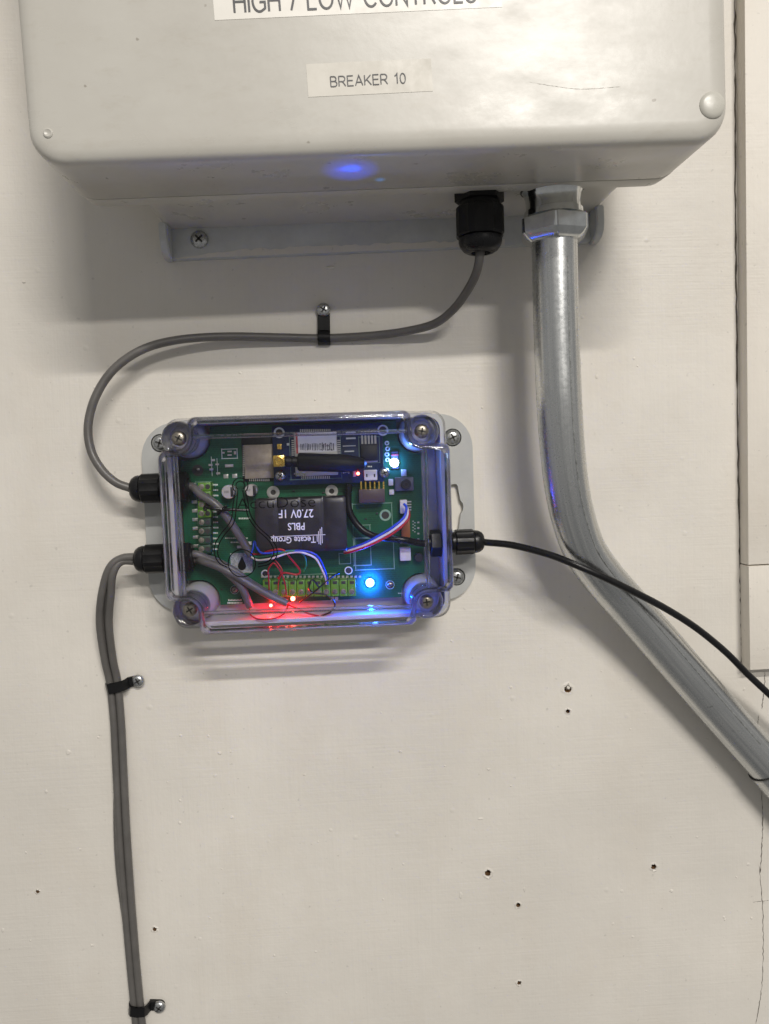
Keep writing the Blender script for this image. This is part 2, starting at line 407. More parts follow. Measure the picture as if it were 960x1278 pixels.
def arc(cx, cy, rx, ry, a0, a1, n=10): return [(cx + rx * cos(radians(a0 + (a1 - a0) * i / n)), cy + ry * sin(radians(a0 + (a1 - a0) * i / n))) for i in range(n + 1)]
GLYPH = {   # plain grotesque capitals as pen strokes: (width, strokes)
 'B': (.62, [[(0, 0), (0, 1)], [(0, 1), (.32, 1)] + arc(.32, .76, .24, .24, 90, -90)[1:] + [(0, .52)], [(0, 0), (.34, 0)] + arc(.34, .26, .28, .26, -90, 90)[1:] + [(.3, .52)]]),
 'R': (.66, [[(0, 0), (0, 1)], [(0, 1), (.36, 1)] + arc(.36, .735, .26, .265, 90, -90)[1:] + [(0, .47)], [(.30, .47), (.44, .36), (.66, 0)]]),
 'E': (.58, [[(.58, 1), (0, 1), (0, 0), (.6, 0)], [(0, .53), (.54, .53)]]),
 'A': (.74, [[(0, 0), (.37, 1), (.74, 0)], [(.13, .32), (.61, .32)]]),
 'K': (.64, [[(0, 0), (0, 1)], [(.62, 1), (0, .36)], [(.2, .58), (.66, 0)]]),
 '1': (.40, [[(.05, .76), (.20, .86), (.30, 1), (.30, 0)]]),
 '0': (.52, [arc(.26, .5, .26, .5, 90, 450, 20)]),
 'H': (.66, [[(0, 0), (0, 1)], [(.66, 0), (.66, 1)], [(0, .53), (.66, .53)]]),
 'I': (.06, [[(.03, 0), (.03, 1)]]),
 'G': (.76, [arc(.39, .5, .39, .5, 35, 300, 18) + [(.74, .16), (.74, .47), (.42, .47)]]),
 '/': (.34, [[(0, 0), (.34, 1)]]),
 'L': (.52, [[(0, 1), (0, 0), (.52, 0)]]),
 'O': (.80, [arc(.40, .5, .40, .5, 90, 450, 24)]),
 'W': (1.06, [[(0, 1), (.26, 0), (.53, 1), (.80, 0), (1.06, 1)]]),
 'C': (.74, [arc(.39, .5, .39, .5, 40, 320, 20)]),
 'N': (.66, [[(0, 0), (0, 1), (.66, 0), (.66, 1)]]),
 'T': (.66, [[(0, 1), (.66, 1)], [(.33, 1), (.33, 0)]]),
 'S': (.62, [arc(.31, .74, .28, .26, 20, 250, 12) + arc(.31, .26, .30, .26, 80, -160, 12)]),
 ' ': (.28, [])}
def letters(body, cap, at, ang, mat, parent, width, pen=0.055):
    m = MB(); gap = .21; x = 0; todo = []; k = 0
    for ch in body:
        wd, st_ = GLYPH[ch]; todo += [[(x + a, b_) for a, b_ in q] for q in st_]; x += wd + gap
    tot = x - gap; sx = width / tot; c, s_ = cos(ang), sin(ang)
    for q in todo:
        k += 1; pts = [Vector(((a - tot / 2) * sx, (b_ - .5) * cap)) for a, b_ in q]; L, R = [], []
        for i, p in enumerate(pts):
            closed = (pts[0] - pts[-1]).length < 1e-4
            e0 = (p - pts[i - 1]) if i else ((pts[0] - pts[-2]) if closed else (pts[1] - p)); e1 = (pts[i + 1] - p) if i < len(pts) - 1 else ((pts[1] - pts[0]) if closed else e0)
            n0 = Vector((-e0.y, e0.x)).normalized(); n1 = Vector((-e1.y, e1.x)).normalized(); b2 = n0 + n1
            off = b2 / max(b2.length_squared, .35) * 2 * pen * cap
            for lst, sg in ((L, 1), (R, -1)):
                v = p + off * sg; lst.append(m.bm.verts.new((at[0] + v.x * c - v.y * s_, at[1] - .004 * (k % 7), at[2] + v.x * s_ + v.y * c)))
        for i in range(len(pts) - 1): m.bm.faces.new((R[i], R[i + 1], L[i + 1], L[i]))
    return m.build('lettering', mat, parent, fixn=False)

def phillips(parent, c, r, mat, axis=(0, -1, 0), h=None, name='screw', ang=0.4, washer=None):
    """pan head with a dark cross on top for the shaded recess, as a part with a sub-part"""
    c = Vector(c); h = h or r * 0.55
    m = MB()
    if washer: m.lathe(c - Vector(axis) * 0.9, axis, [(0, washer), (0.7, washer), (0.9, washer * 0.93)], 22)
    m.lathe(c - Vector(axis) * 0.3, axis, [(0, r), (h * 0.35, r), (h * 0.75, r * 0.85), (h, r * 0.55), (h * 1.06, r * 0.3), (h * 1.07, 0.02)], 22)
    o = m.build(name, mat, parent)
    k = MB()  # near-black cross laid on the head as the shade of its recess
    for a in (ang, ang + pi / 2):
        u = Vector((cos(a), 0, sin(a))); v = Vector((-sin(a), 0, cos(a))); t = c + Vector(axis) * (h * 1.09 - 0.3)
        L, W = r * 0.52, r * 0.11
        k.ring_loft([[t + u * L + v * W - Vector(axis) * 0.8, t - u * L + v * W - Vector(axis) * 0.8, t - u * L - v * W - Vector(axis) * 0.8, t + u * L - v * W - Vector(axis) * 0.8],
                     [t + u * L + v * W, t - u * L + v * W, t - u * L - v * W, t + u * L - v * W]])
    k.build('cross_shade', 'recess_dark', o if parent is not None and 'category' in parent.keys() else parent)
    return o

# ================================================================== THE WALL
holes = [(709, 860, 4.8), (709, 888, 2.6), (609, 1090, 4.0), (647, 1130, 2.8), (648, 1227, 2.6), (816, 1082, 3.6), (193, 1160, 2.6), (47, 1113, 2.2)]
hp = []
for x, y, r in holes:
    c = P(x, y, 0); hp.append((c.x, c.z, mm(r, 0) * 1.15))
loops = [circle(cx, cz, r, 14, 0.24) for cx, cz, r in hp]
mb = MB(); mb.holed([(-800, -900), (900, -900), (900, 900), (-800, 900)], loops, 0, 0)
wall = struct(mb.build('wall', 'wall_paint', origin=(0, 0, 0), fixn=False))
for (cx, cz, r), lp in zip(hp, loops):
    m = MB()
    rings = [[(x, 0.05, z) for x, z in lp], [(cx + (x - cx) * 0.8, 5, cz + (z - cz) * 0.8) for x, z in lp], [(cx + (x - cx) * 0.3, 8, cz + (z - cz) * 0.3) for x, z in lp]]
    m.ring_loft(rings, False, True); m.build('screw_hole', 'raw_wood', wall)
    m = MB()                                   # raised, broken paint lip around the hole
    n = 18; base = []
    for i in range(n):
        a = 2 * pi * i / n; k = random.uniform(0.6, 1.35); base.append((cos(a), sin(a), k))
    m.ring_loft([[(cx + a * r * 0.86, 0.3, cz + b * r * 0.86) for a, b, k in base],
                 [(cx + a * r * 1.16 * k, -0.35 * k, cz + b * r * 1.16 * k) for a, b, k in base],
                 [(cx + a * r * (1.5 + 0.3 * k), 0.05, cz + b * r * (1.5 + 0.3 * k)) for a, b, k in base]], False, False)
    m.build('paint_lip', 'wall_paint', wall)
# a pale broken anchor sits in the largest hole
c = P(709, 860, 0); m = MB(); m.lathe((c.x, 3, c.z), (0.25, -1, 0.35), [(0, 1.3), (2.6, 1.2), (3.0, 0.7)], 9); m.build('anchor_stub', 'sticker', wall)
# paint bumps, dried drips and chips
for x, y, a, b_, h in [(274, 940, 2.6, 2.2, .7), (500, 938, 2.2, 2.0, .6), (412, 334, 6, 2.0, .8), (288, 938, 1.2, 1.2, .4), (85, 939, 3.2, 3.6, .35), (610, 960, 2.5, 1.6, .4),
                       (838, 1112, 2.6, 2.2, .4), (30, 352, 2.0, 1.4, .5), (655, 1110, 1.6, 3.6, .35), (575, 1118, 2.2, 5, .3), (600, 1022, 3.4, 1.6, .3), (380, 967, 1.6, 1.4, .4), (115, 1180, 2.2, 1.6, .35), (100, 1060, 1.6, 1.6, .3),
                       (948, 645, 3.4, 3.0, .3), (870, 1045, 1.5, 1.5, .3), (745, 470, 1.8, 3.0, .3), (905, 1148, 1.3, 1.3, .4), (938, 1146, 1.5, 1.5, .4), (277, 1085, 1.2, 1.2, .3), (262, 1146, 1.4, 1.2, .3)]:
    c = P(x, y, 0); m = MB(); n = 12; ks = [random.uniform(0.75, 1.2) for _ in range(n)]
    rg = lambda s, hh: [(c.x + mm(a, 0) * s * k * cos(2 * pi * i / n), -hh, c.z + mm(b_, 0) * s * k * sin(2 * pi * i / n)) for i, k in enumerate(ks)]
    m.ring_loft([rg(1.15, -0.05), rg(0.9, h * 0.5), rg(0.5, h), rg(0.15, h * 0.8)], False, True); m.build('paint_bump', 'wall_paint', wall)
m = MB(); m.lathe((0, .2, 0), (0, -1, 0), [(0, 1.15), (.35, .95), (.6, .55), (.68, .1)], 9)
_pb = m.build('paint_bump', 'wall_paint', wall, origin=(0, 0, 0))
for i in range(60):
    o = _pb if i == 0 else _pb.copy()
    if i: col.objects.link(o)
    c = P(random.uniform(0, 960), random.uniform(800, 1278) if i < 44 else random.uniform(380, 800), 0); k = random.uniform(.45, 1.1)
    o.location = c * S; o.scale = (k, random.uniform(.35, .8), k * random.uniform(.7, 1.3)); o.rotation_euler = (0, random.uniform(0, 3), 0)
# hairline cracks in the paint
def crack(pts, wd, jit, parent=wall, mat='crack_dark', d=0.12):
    c = catmull([P(x, y, d) for x, y in pts], 14)
    m = MB(); L, R = [], []
    for i, p in enumerate(c):
        t = (c[min(i + 1, len(c) - 1)] - c[max(i - 1, 0)]).normalized(); nn = Vector((-t.z, 0, t.x))
        p = p + nn * random.uniform(-jit, jit); ww = wd * random.uniform(0.25, 1.2) * (0.15 if i in (0, len(c) - 1) else 1)
        L.append(m.bm.verts.new(p + nn * ww)); R.append(m.bm.verts.new(p - nn * ww))
    for i in range(len(c) - 1): m.bm.faces.new((L[i], R[i], R[i + 1], L[i + 1]))
    return m.build('hairline_crack', mat, parent)
crack([(951, 984), (952, 1030), (951, 1060), (949, 1090)], 0.25, 0.25)
crack([(948, 1080), (952, 1130), (953, 1180), (951, 1230), (944, 1278)], 0.2, 0.3)
crack([(960, 1124), (940, 1126)], 0.12, 0.15)
crack([(955, 838), (954, 862), (951, 885)], 0.25, 0.25)
crack([(947, 892), (946, 905)], 0.2, 0.2)

# raised trim boards on the right
def trim(x_top, y_top, x_bot, y_bot, d, name='trim_board'):
    a, b = P(x_top, y_top, 0), P(x_bot, y_bot, 0)
    ol = [(b.x, b.z), (b.x + 260, b.z + 1.5), (a.x + 260, a.z + 1.5), (a.x, a.z)]
    m = MB(); m.prism(ol, 0, d, 0.7); return struct(m.build(name, 'trim_paint'))
trim(917.5, -160, 924, 702.5, 9.6)
trim(923.6, 704, 925.5, 831, 10.2)
def seam(pts, wd, jit, mat, d=0.2):
    o = crack(pts, wd, jit, wall, mat, d); o.name = 'seam_gap'
seam([(917, -40), (918, 100), (918, 250), (920, 420), (922, 600), (924, 700), (926, 780), (926, 832)], 0.55, 0.3, 'crack_dark')
crack([(938, 702), (960, 700)], 0.1, 0.1)

# ================================================================== BIG CONTROL BOX
dF, dM, dR = 112.0, 65.0, 52.0
bl, brt = P(33, 100, dF).x - 1.6, P(909, 100, dF).x + 1.2
bz = P(450, 190, dF).z
piv = Vector(((bl + brt) / 2, 0, bz))
XF = Matrix.Translation(piv) @ Matrix.Rotation(radians(-1.1), 4, 'Y') @ Matrix.Translation(-piv)
box = thing('control_box', ((bl + brt) / 2, 0, bz), 'large beige plastic control box with paper labels mounted high on the wall', 'control box')
zt = bz + 235
def rings(prof, x0, x1, z0, z1, r, seg=8):
    ol = rrect(x0, x1, z0, z1, r, seg)
    return [[(x, -d, z) for x, z in inset(ol, a)] for a, d in prof]
m = MB(XF); m.ring_loft(rings([(5, dM), (0.7, dM + .4), (0.2, dM + 1.2), (0.1, dF - 7), (0.1, dF - 4.5), (0.9, dF - 2.2), (2.6, dF - 0.8), (5.5, dF - 0.15), (9, dF)], bl, brt, bz, zt, 15)); lid_ = m.build('lid', 'box_plastic', box)
m = MB(XF); m.ring_loft(rings([(8, dR), (1.9, dR + .2), (0.9, dR + 1), (0.3, dM - 1.2), (0.6, dM - .7), (3.5, dM - .5)], bl, brt, bz, zt, 14.5)); m.build('rim', 'box_plastic', box)
hx0, hx1 = P(203, 290, 5).x, P(747, 272, 5).x
hz = (P(300, 281, 6).z + P(650, 268, 6).z) / 2
m = MB(XF); m.ring_loft(rings([(0, 0.2), (0, 40), (-0.6, dR + 0.1)], hx0, hx1, hz, zt - 8, 6)); m.build('housing', 'box_plastic', box)
fz = (P(300, 321, 4).z + P(650, 306, 4).z) / 2
m = MB(XF); m.prism(rrect(hx0 + 1, hx1 - 1, fz, hz + 1.5, (5, 7, .5, .5)), 0.1, 4.0, 0.6); flg = m.build('mounting_flange', 'flange_grey', box)
for s, x in ((-1, hx0), (1, hx1)):                 # end lugs that close the mounting flange
    xa, xb = (x + .05, x + 4.5) if s < 0 else (x - 4.5, x - .05)
    m = MB(XF)
    prof = [(0.15, hz + 1), (15, hz + 1), (15.5, fz + 9), (14, fz + 4), (10.5, fz + .9), (5, fz - 0.4), (0.15, fz - 0.4)]
    m.ring_loft([[(xa, -d, z) for d, z in prof], [(xb, -d, z) for d, z in prof]])
    bmesh.ops.bevel(m.bm, geom=list(m.bm.edges), offset=0.6, segments=2, affect='EDGES')
    m.build('flange_lug', 'flange_grey', box)
# ragged line of wall paint along the flange's lower edge
m = MB(XF); n = 70; up, lo = [], []
for i in range(n + 1):
    x = hx0 + 5.5 + (hx1 - hx0 - 60) * i / n
    up.append(m.bm.verts.new((x, -4.15, fz + (0.8 + 3.6 * min(1, i / 14)) * random.uniform(0.75, 1.1)))); lo.append(m.bm.verts.new((x, -4.12, fz + 0.4)))
for i in range(n): m.bm.faces.new((lo[i], lo[i + 1], up[i + 1], up[i]))
m.build('paint_smear', 'wall_paint', box)
c = XF.inverted() @ P(249, 299, 4.0)
phillips(box, P(249, 299, 4.2), 4.9, 'zinc_screw', ang=0.75)
# lid corner screw plugs
c = P(889, 131, dF); m = MB(); m.lathe((c.x, -dF + .6, c.z), (0, -1, 0), [(0, 5.7), (0.8, 5.7), (1.3, 5.3), (1.7, 4.0), (1.9, 2.0), (1.95, .1)], 26); m.build('screw_plug', 'cap_plastic', box)
c = P(60, 166, dF); m = MB(); m.lathe((c.x, -dF + .6, c.z), (0, -1, 0), [(0, 2.0), (0.9, 2.0), (1.2, 1.5), (0.9, 0.9), (0.7, 0.05)], 18); m.build('screw_plug', 'box_plastic', box)
# scratch on the lid
o = crack([(660, 102), (690, 107), (725, 111), (775, 108)], 0.06, 0.04, box, 'seam_grime', dF + .1); o.name = 'scratch'
# labels
def sticker(x0, y0, x1, y1, px, py, h, mat, name='label_sticker'):
    a, b = P(x0, y0, dF + .15), P(x1, y1, dF + .15); u = (b - a); ang = math.atan2(u.z, u.x); v = Vector((-sin(ang), 0, cos(ang))); hh = mm(h, dF)
    m = MB(); m.ring_loft([[a + Vector((0, .2, 0)), b + Vector((0, .2, 0)), b + v * hh + Vector((0, .2, 0)), a + v * hh + Vector((0, .2, 0))], [a, b, b + v * hh, a + v * hh]])
    return m.build(name, mat, box), ang
st, ang = sticker(385, 121, 540.5, 113.5, 0, 0, 38, 'sticker')
t = P(459.5, 99.5, dF + .35); letters('BREAKER 10', mm(11.5, dF), (t.x, t.y, t.z), ang, 'ink', st, mm(90, dF))
st, ang = sticker(268, 25, 627, 8.5, 0, 0, 70, 'sticker_white')
t = P(444, -4, dF + .35); letters('HIGH / LOW CONTROLS', mm(23, dF), (t.x, t.y, t.z), ang, 'ink', st, mm(289, dF))

def gland(parent, base, axis, R, L, inner=0.0, seam_r=0.8):
    """cable gland: hexagon body, ribbed nut, domed cap, sealing insert; inner lock nut if asked"""
    base = Vector(base); a = Vector(axis).normalized()
    m = MB(); m.lathe(base, a, [(0, R * .99), (L * .16, R * .99), (L * .18, R * .9)], 6, phase=pi / 6)
    g = m.build('cable_gland', 'black_nylon', parent)
    m = MB(); m.lathe(base + a * L * .17, a, [(0, R * .80), (L * .14, R * .80)], 24); m.build('neck', 'black_nylon', g)
    m = MB(); n = 48; prof = [(L * .26, .97), (L * .28, 1.0), (L * .70, 1.0), (L * .73, .95)]
    t = Vector((0, 0, 1)) if abs(a.z) < 0.9 else Vector((1, 0, 0)); u = a.cross(t).normalized(); v = a.cross(u)
    rr = []
    for h, k in prof:
        rr.append([base + a * h + (u * cos(2 * pi * i / n) + v * sin(2 * pi * i / n)) * R * k * (0.97 if (i // 3) % 2 else 0.915) for i in range(n)])
    m.ring_loft(rr); m.build('ribbed_nut', 'black_nylon', g, smooth=20)
    m = MB(); m.lathe(base + a * L * .70, a, [(0, R * .70), (L * .045, R * .70), (L * .05, R * .86), (L * .11, R * .87), (L * .18, R * .82), (L * .25, R * .69), (L * .29, R * .52), (L * .295, R * .40), (L * .24, R * .36)], 30, True, True); m.build('domed_cap', 'black_rubber', g)
    if inner:
        m = MB(); m.lathe(base - a * (inner + 6.2), a, [(0, R * 0.98), (.4, R * 1.06), (5.6, R * 1.06), (6, R * .98)], 6, phase=0.2)
        m.lathe(base - a * (inner + 7.4), a, [(0, R * .62), (inner + 7.4, R * .62)], 20); m.build('lock_nut', 'black_nylon', g)
    return g
# gland and its cable under the big box
gt = P(598, 236, 46)
gz = XF @ Vector((gt.x, -46, hz))
gland(box, (gt.x, -46, gz.z + 0.1), (0, 0, -1), 13.0, 31.0)

# ================================================================== CONDUIT
cd = 47.0
ct = P(690, 240, cd); cz = (XF @ Vector((ct.x, -cd, hz))).z
cond = thing('metal_conduit', P(860, 843, 0), 'galvanised steel conduit bending down to the right below the control box', 'conduit')
path = [(692, 300, cd), (693.5, 370, cd), (695.5, 440, cd), (698, 500, cd), (701.5, 555, cd - 2), (707, 605, cd - 5), (716, 648, cd - 9), (730, 687, cd - 14), (752, 719, cd - 19), (778, 749, 24), (812, 788, 20), (860, 843.5, 17), (905, 895, 15), (958, 955, 14)]
m = MB(); m.tube([P(*p) for p in path], 11.75, 40, 8, uv=True); m.build('pipe', 'galvanised', cond)
cl = catmull([P(*p) for p in path], 8); sm = []                 # crinkled weld seam along the front of the pipe
for i, p in enumerate(cl[3:-4]):
    t = (cl[i + 4] - cl[i + 2]).normalized(); f = Vector((0, -1, 0)); f = (f - t * f.dot(t)).normalized(); r_ = f.cross(t)
    a_ = radians(17); sm.append(p + (f * cos(a_) - r_ * sin(a_) * (1 if r_.x < 0 else -1)) * 11.72)
m = MB(); m.tube(sm, 0.42, 6, 2); m.build('weld_seam', 'weld_zinc', cond)
a, b = P(968, 967, 14), P(1070, 1085, 14)
m = MB(); m.tube([a - (b - a) * .1, a + (b - a) * .13, a + (b - a) * .5, b], 12.6, 40, 3, uv=True)
cp = m.build('coupling', 'galvanised', cond)
m = MB(); d_ = (b - a).normalized(); m.lathe(a - (b - a) * .1 - d_ * .2, d_, [(0, 11.9), (.3, 12.5), (.8, 12.65)], 40, False, False); m.build('coupling_lip', 'recess_dark', cond)
cc = Vector((ct.x, -cd, cz)); a = (P(692.5, 312, cd) - cc).normalized()
m = MB(); m.lathe(cc, a, [(-.3, 15.8), (1.0, 15.8), (1.6, 15.3), (4.5, 14.2), (8.5, 13.9), (11.0, 14.2), (11.4, 15.0), (14.5, 15.2)], 44); con = m.build('connector', 'chrome', cond)
m = MB(); m.lathe(cc, a, [(-.1, 16.6), (.6, 16.6)], 44); m.build('gasket', 'black_rubber', con)
m = MB(); m.lathe(cc + a * 14.3, a, [(0, 16.2), (1.6, 18.9), (8.8, 18.9), (11.2, 16.8), (12.8, 14.2), (13.0, 12.2)], 6, phase=radians(12))
bmesh.ops.bevel(m.bm, geom=[e for e in m.bm.edges if abs((e.verts[0].co - e.verts[1].co).normalized().dot(a)) > .5], offset=1.3, segments=3, affect='EDGES'); m.build('hex_nut', 'chrome', con, smooth=24)

# ================================================================== CLEAR SENSOR ENCLOSURE
LD = 52.0
ex0, ex1 = P(199.5, 655, LD).x, P(565.5, 655, LD).x
ez1, ez0 = P(378, 515.5, LD).z, P(391, 788, LD).z
ecx, ecz = (ex0 + ex1) / 2, (ez0 + ez1) / 2; HW, HH = (ex1 - ex0) / 2, (ez1 - ez0) / 2
enc = thing('sensor_enclosure', (ecx, 0, ez0), 'grey electronics enclosure with clear lid and glowing circuit board inside', 'enclosure')
# flange with keyhole
fl, fr = P(181, 640, 3).x, P(592, 640, 3).x; ft, fb = P(560, 516, 3).z, P(560, 749, 3).z
kx, kz = P(569, 633, 3).x, P(569, 633, 3).z
key = []
for k in range(9): a = radians(-50 + 100 * k / 8); key.append((kx + 1.0 + 4.4 * cos(a) - 1, kz + 4.4 * sin(a) * 1.15))
key += [(kx + 1.4, kz + 12.5), (kx + .6, kz + 13.6), (kx - 2, kz + 13.6), (kx - 2.6, kz + 12.5), (kx - 2.6, kz - 12.5), (kx - 2, kz - 13.6), (kx + .6, kz - 13.6), (kx + 1.4, kz - 12.5)]
key2 = [(2 * (fl + fr) / 2 - x, z) for x, z in key][::-1]
base = MB().holed(rrect(fl, fr, fb, ft, 20, 8), [key], 0.15, 3.4).build('base', 'base_plastic', enc)
bx0, bx1, bz0, bz1 = ecx - HW + .4, ecx + HW - .4, ecz - HH + .6, ecz + HH - .6
out_ol = rrect(bx0, bx1, bz0, bz1, 9, 6); in_ol = inset(out_ol, 2.2)
DB = 29.5
m = MB(); m.ring_loft([[(x, -.2, z) for x, z in out_ol], [(x, -DB, z) for x, z in out_ol], [(x, -DB, z) for x, z in in_ol], [(x, -4.5, z) for x, z in in_ol]], True, True)
m.build('side_wall', 'base_plastic', base)
BOSS = []
for (px, py) in ((222, 547), (527, 538), (236, 762), (533, 752)): BOSS.append(P(px, py, 42))
for p in BOSS:
    sx = 1 if p.x < ecx else -1; sz = 1 if p.z < ecz else -1
    m = MB(); m.lathe((p.x, -3, p.z), (0, -1, 0), [(0, 10.6), (14, 10.3), (19, 9.6), (21, 8.8), (24, 8.4), (24.5, 7.4)], 30); m.build('corner_post', 'base_plastic', base)
for (px, py) in ((565, 546), (570, 720), (200, 553)):
    phillips(enc, P(px, py, 3.4), 4.6, 'zinc_screw', ang=random.uniform(0, 1.5), name='mounting_screw', washer=5.6)
# ---- lid
def lid_outline(off=0.0, notch=6.2):
    """rectangle whose corners are cut by a round notch about each boss"""
    xa, xb, za, zb = ex0 + off, ex1 - off, ez0 + off, ez1 - off
    pts = []
    def corner(p, sx, sz):
        # sx, sz point outwards; path enters along the vertical side and leaves along the horizontal one
        xe = xa if sx < 0 else xb; ze = za if sz < 0 else zb
        n_ = notch + off
        seq = [(xe, p.z - sz * (n_ + 4.0)), (xe - sx * .5, p.z - sz * (n_ + 2.2)), (xe - sx * 2.2, p.z - sz * (n_ + .4)), (p.x + sx * 2, p.z - sz * n_)]
        for k in range(0, 9):
            a = radians(90 * k / 8); seq.append((p.x - sx * n_ * sin(a), p.z - sz * n_ * cos(a)))
        seq += [(p.x - sx * n_, p.z + sz * 2), (p.x - sx * (n_ + .4), ze - sz * 2.2), (p.x - sx * (n_ + 2.2), ze - sz * .5), (p.x - sx * (n_ + 4.0), ze)]
        return seq
    tl, tr, bl_, br_ = BOSS
    pts += corner(bl_, -1, -1)
    pts += corner(br_, 1, -1)[::-1]
    pts += corner(tr, 1, 1)
    pts += corner(tl, -1, 1)[::-1]
    return pts
OL = lid_outline()
def at(ol, d): return [(x, -d, z) for x, z in ol]
o1, o2, o3, o4 = lid_outline(0), lid_outline(0.9), lid_outline(2.2), lid_outline(5.2)
m = MB(); m.ring_loft([at(o1, DB + .3), at(o1, LD - 3.5), at(o2, LD - 1.2), at(o3, LD - .2), at(o4, LD)], False, True)
lid = m.build('lid', 'clear_lid', enc, smooth=30, fixn=True)
# thick moulded edge of the lid
i1, i2 = lid_outline(2.1), lid_outline(3.4)
m = MB(); rr = [at(lid_outline(.25), LD - 9), at(lid_outline(.25), LD - 3.2), at(lid_outline(1.1), LD - 1.1), at(lid_outline(2.2), LD - .45), at(i2, LD - .35), at(i2, LD - 1.7), at(i1, LD - 3.4), at(lid_outline(1.9), LD - 9)]
m.ring_loft(rr + [rr[0]], False, False); bmesh.ops.remove_doubles(m.bm, verts=m.bm.verts, dist=.01); m.build('rim', 'clear_rim', lid, smooth=40)
# skirt where lid meets base
m = MB(); sk = rrect(ex0 - .4, ex1 + .4, ez0 - .4, ez1 + .4, 8, 6); sk2 = inset(sk, .7)
m.ring_loft([at(sk, DB - 3.5), at(sk, DB + .8), at(inset(sk, .3), DB + 1.4), at(sk2, DB + 1.4), at(sk2, DB - 3.5), at(sk, DB - 3.5)], False, False)
bmesh.ops.remove_doubles(m.bm, verts=m.bm.verts, dist=.01); m.build('skirt', 'clear_boss', lid, smooth=40)
# inner moulded ridges running from boss to boss
tl, tr, bl_, br_ = BOSS
for p, q in ((tl, tr), (bl_, br_), (tl, bl_), (tr, br_)):
    d_ = (q - p).normalized(); a = p + d_ * 9.2; b = q - d_ * 9.2; a = Vector((a.x, -(LD - .9), a.z)); b = Vector((b.x, -(LD - .9), b.z))
    m = MB(); m.tube([a, a * .5 + b * .5, b], 1.15, 10, 1); m.build('ridge', 'clear_rim', lid)
for p in BOSS:
    m = MB(); m.lathe((p.x, -(DB - 1), p.z), (0, -1, 0), [(0, 9.0), (12.5, 9.0), (14, 8.4), (14.6, 7.4), (14.2, 6.4), (13.2, 5.2), (10.5, 4.6), (8, 4.4)], 34, False, False)
    bs = m.build('corner_boss', 'clear_boss', lid)
    m = MB(); m.lathe((p.x, -(DB + 7.5), p.z), (0, -1, 0), [(0, 8.9), (1, 9.1), (2, 9.1), (2.6, 8.7)], 30, False, False); m.build('boss_collar', 'clear_rim', bs)
    phillips(lid, (p.x, -(DB + 9.6), p.z), 3.9, 'dull_screw', ang=random.uniform(0, 1.5), name='lid_screw')
# printed name and emblem on the lid
lp = LD + .12
c = P(345, 628, lp); text('AccuDose', 8.2, (c.x, c.y, c.z), radians(-0.3), 'lid_ink', lid, width=mm(97, lp), thick=-.10)
def inked(paths, wd, name='printed_emblem'):
    m = MB()
    for pts in paths:
        c = catmull([P(x, y, lp) for x, y in pts], 8); L, R = [], []
        for i, p in enumerate(c):
            t = (c[min(i + 1, len(c) - 1)] - c[max(i - 1, 0)]).normalized(); nn = Vector((-t.z, 0, t.x))
            L.append(m.bm.verts.new(p + nn * wd)); R.append(m.bm.verts.new(p - nn * wd))
        for i in range(len(c) - 1): m.bm.faces.new((L[i], R[i], R[i + 1], L[i + 1]))
    return m
def ringp(cx, cy, r, a0=0, a1=360, n=16): return [(cx + r * cos(radians(a0 + (a1 - a0) * i / n)), cy - r * sin(radians(a0 + (a1 - a0) * i / n))) for i in range(n + 1)]
m = inked([ringp(300, 606, 9.5, -50, 230), ringp(300, 606, 5.5, -50, 230), ringp(302, 703, 17),
           [(293.5, 613), (291, 630), (288, 650), (276, 666), (269, 678), (268, 692), (274, 703), (284, 708)],
           [(297, 612), (295, 632), (292, 652), (280, 668), (273, 680), (272, 692), (278, 702), (286, 706)],
           [(303, 612), (306, 628), (310, 645), (320, 660), (334, 673), (341, 684), (341, 693), (334, 701), (322, 704)],
           [(306.5, 612), (309.5, 627), (313, 643), (323, 658), (337, 671), (345, 683), (345, 695), (336, 704), (322, 707.5)]], 0.30); m.build('printed_emblem', 'lid_ink', lid, fixn=False)
drop = [(302, 694)] + [(302 + 5.2 * cos(radians(a)), 706.5 - 5.4 * sin(radians(a))) for a in range(30, -211, -20)]
m = MB(); vs = [m.bm.verts.new(P(x, y, lp)) for x, y in drop]; m.bm.faces.new(vs); m.build('printed_drop', 'lid_ink', lid, fixn=False)
# glands of the enclosure
GL = []
for (px, py, R, L, s) in ((199, 609, 8.5, 22.8, -1), (199, 697, 8.5, 22.8, -1), (564, 677, 7.4, 22, 1)):
    d = 20.5; p = P(px, py, d); x = bx0 - .05 if s < 0 else bx1 + .05
    gland(enc, (x, -d, p.z), (s, 0, 0), R, L, inner=2.3); GL.append(Vector((x, -d, p.z)))

# ================================================================== CIRCUIT BOARD
T = 12.0
pc = P(378, 640, T)
pcb = thing('circuit_board', (pc.x, -6, pc.z), 'green circuit board with lit indicator lamps inside the clear enclosure', 'circuit board')
pol = []
px0, px1, pz0, pz1 = P(229, 650, T).x, P(528, 650, T).x, P(390, 750, T).z, P(375, 524, T).z
px0 = max(px0, bx0 + 3.0); px1 = min(px1, bx1 - 3.0); pz1 = min(pz1, bz1 - 3.0); pz0 = max(pz0, bz0 + 3.0)
for p, sx, sz in ((bl_, -1, -1), (br_, 1, -1), (tr, 1, 1), (tl, -1, 1)):
    r = 11.6; cx, cz_ = p.x, p.z; xe = px0 if sx < 0 else px1; ze = pz0 if sz < 0 else pz1
    seq = [(xe, cz_ - sz * r)] + [(cx - sx * r * sin(radians(90 * k / 8)), cz_ - sz * r * cos(radians(90 * k / 8))) for k in range(9)] + [(cx - sx * r, ze)]
    pol += seq if sx * sz > 0 else seq[::-1]
MB().prism(pol, T - 1.6, T).build('board', 'pcb_green', pcb, smooth=20)
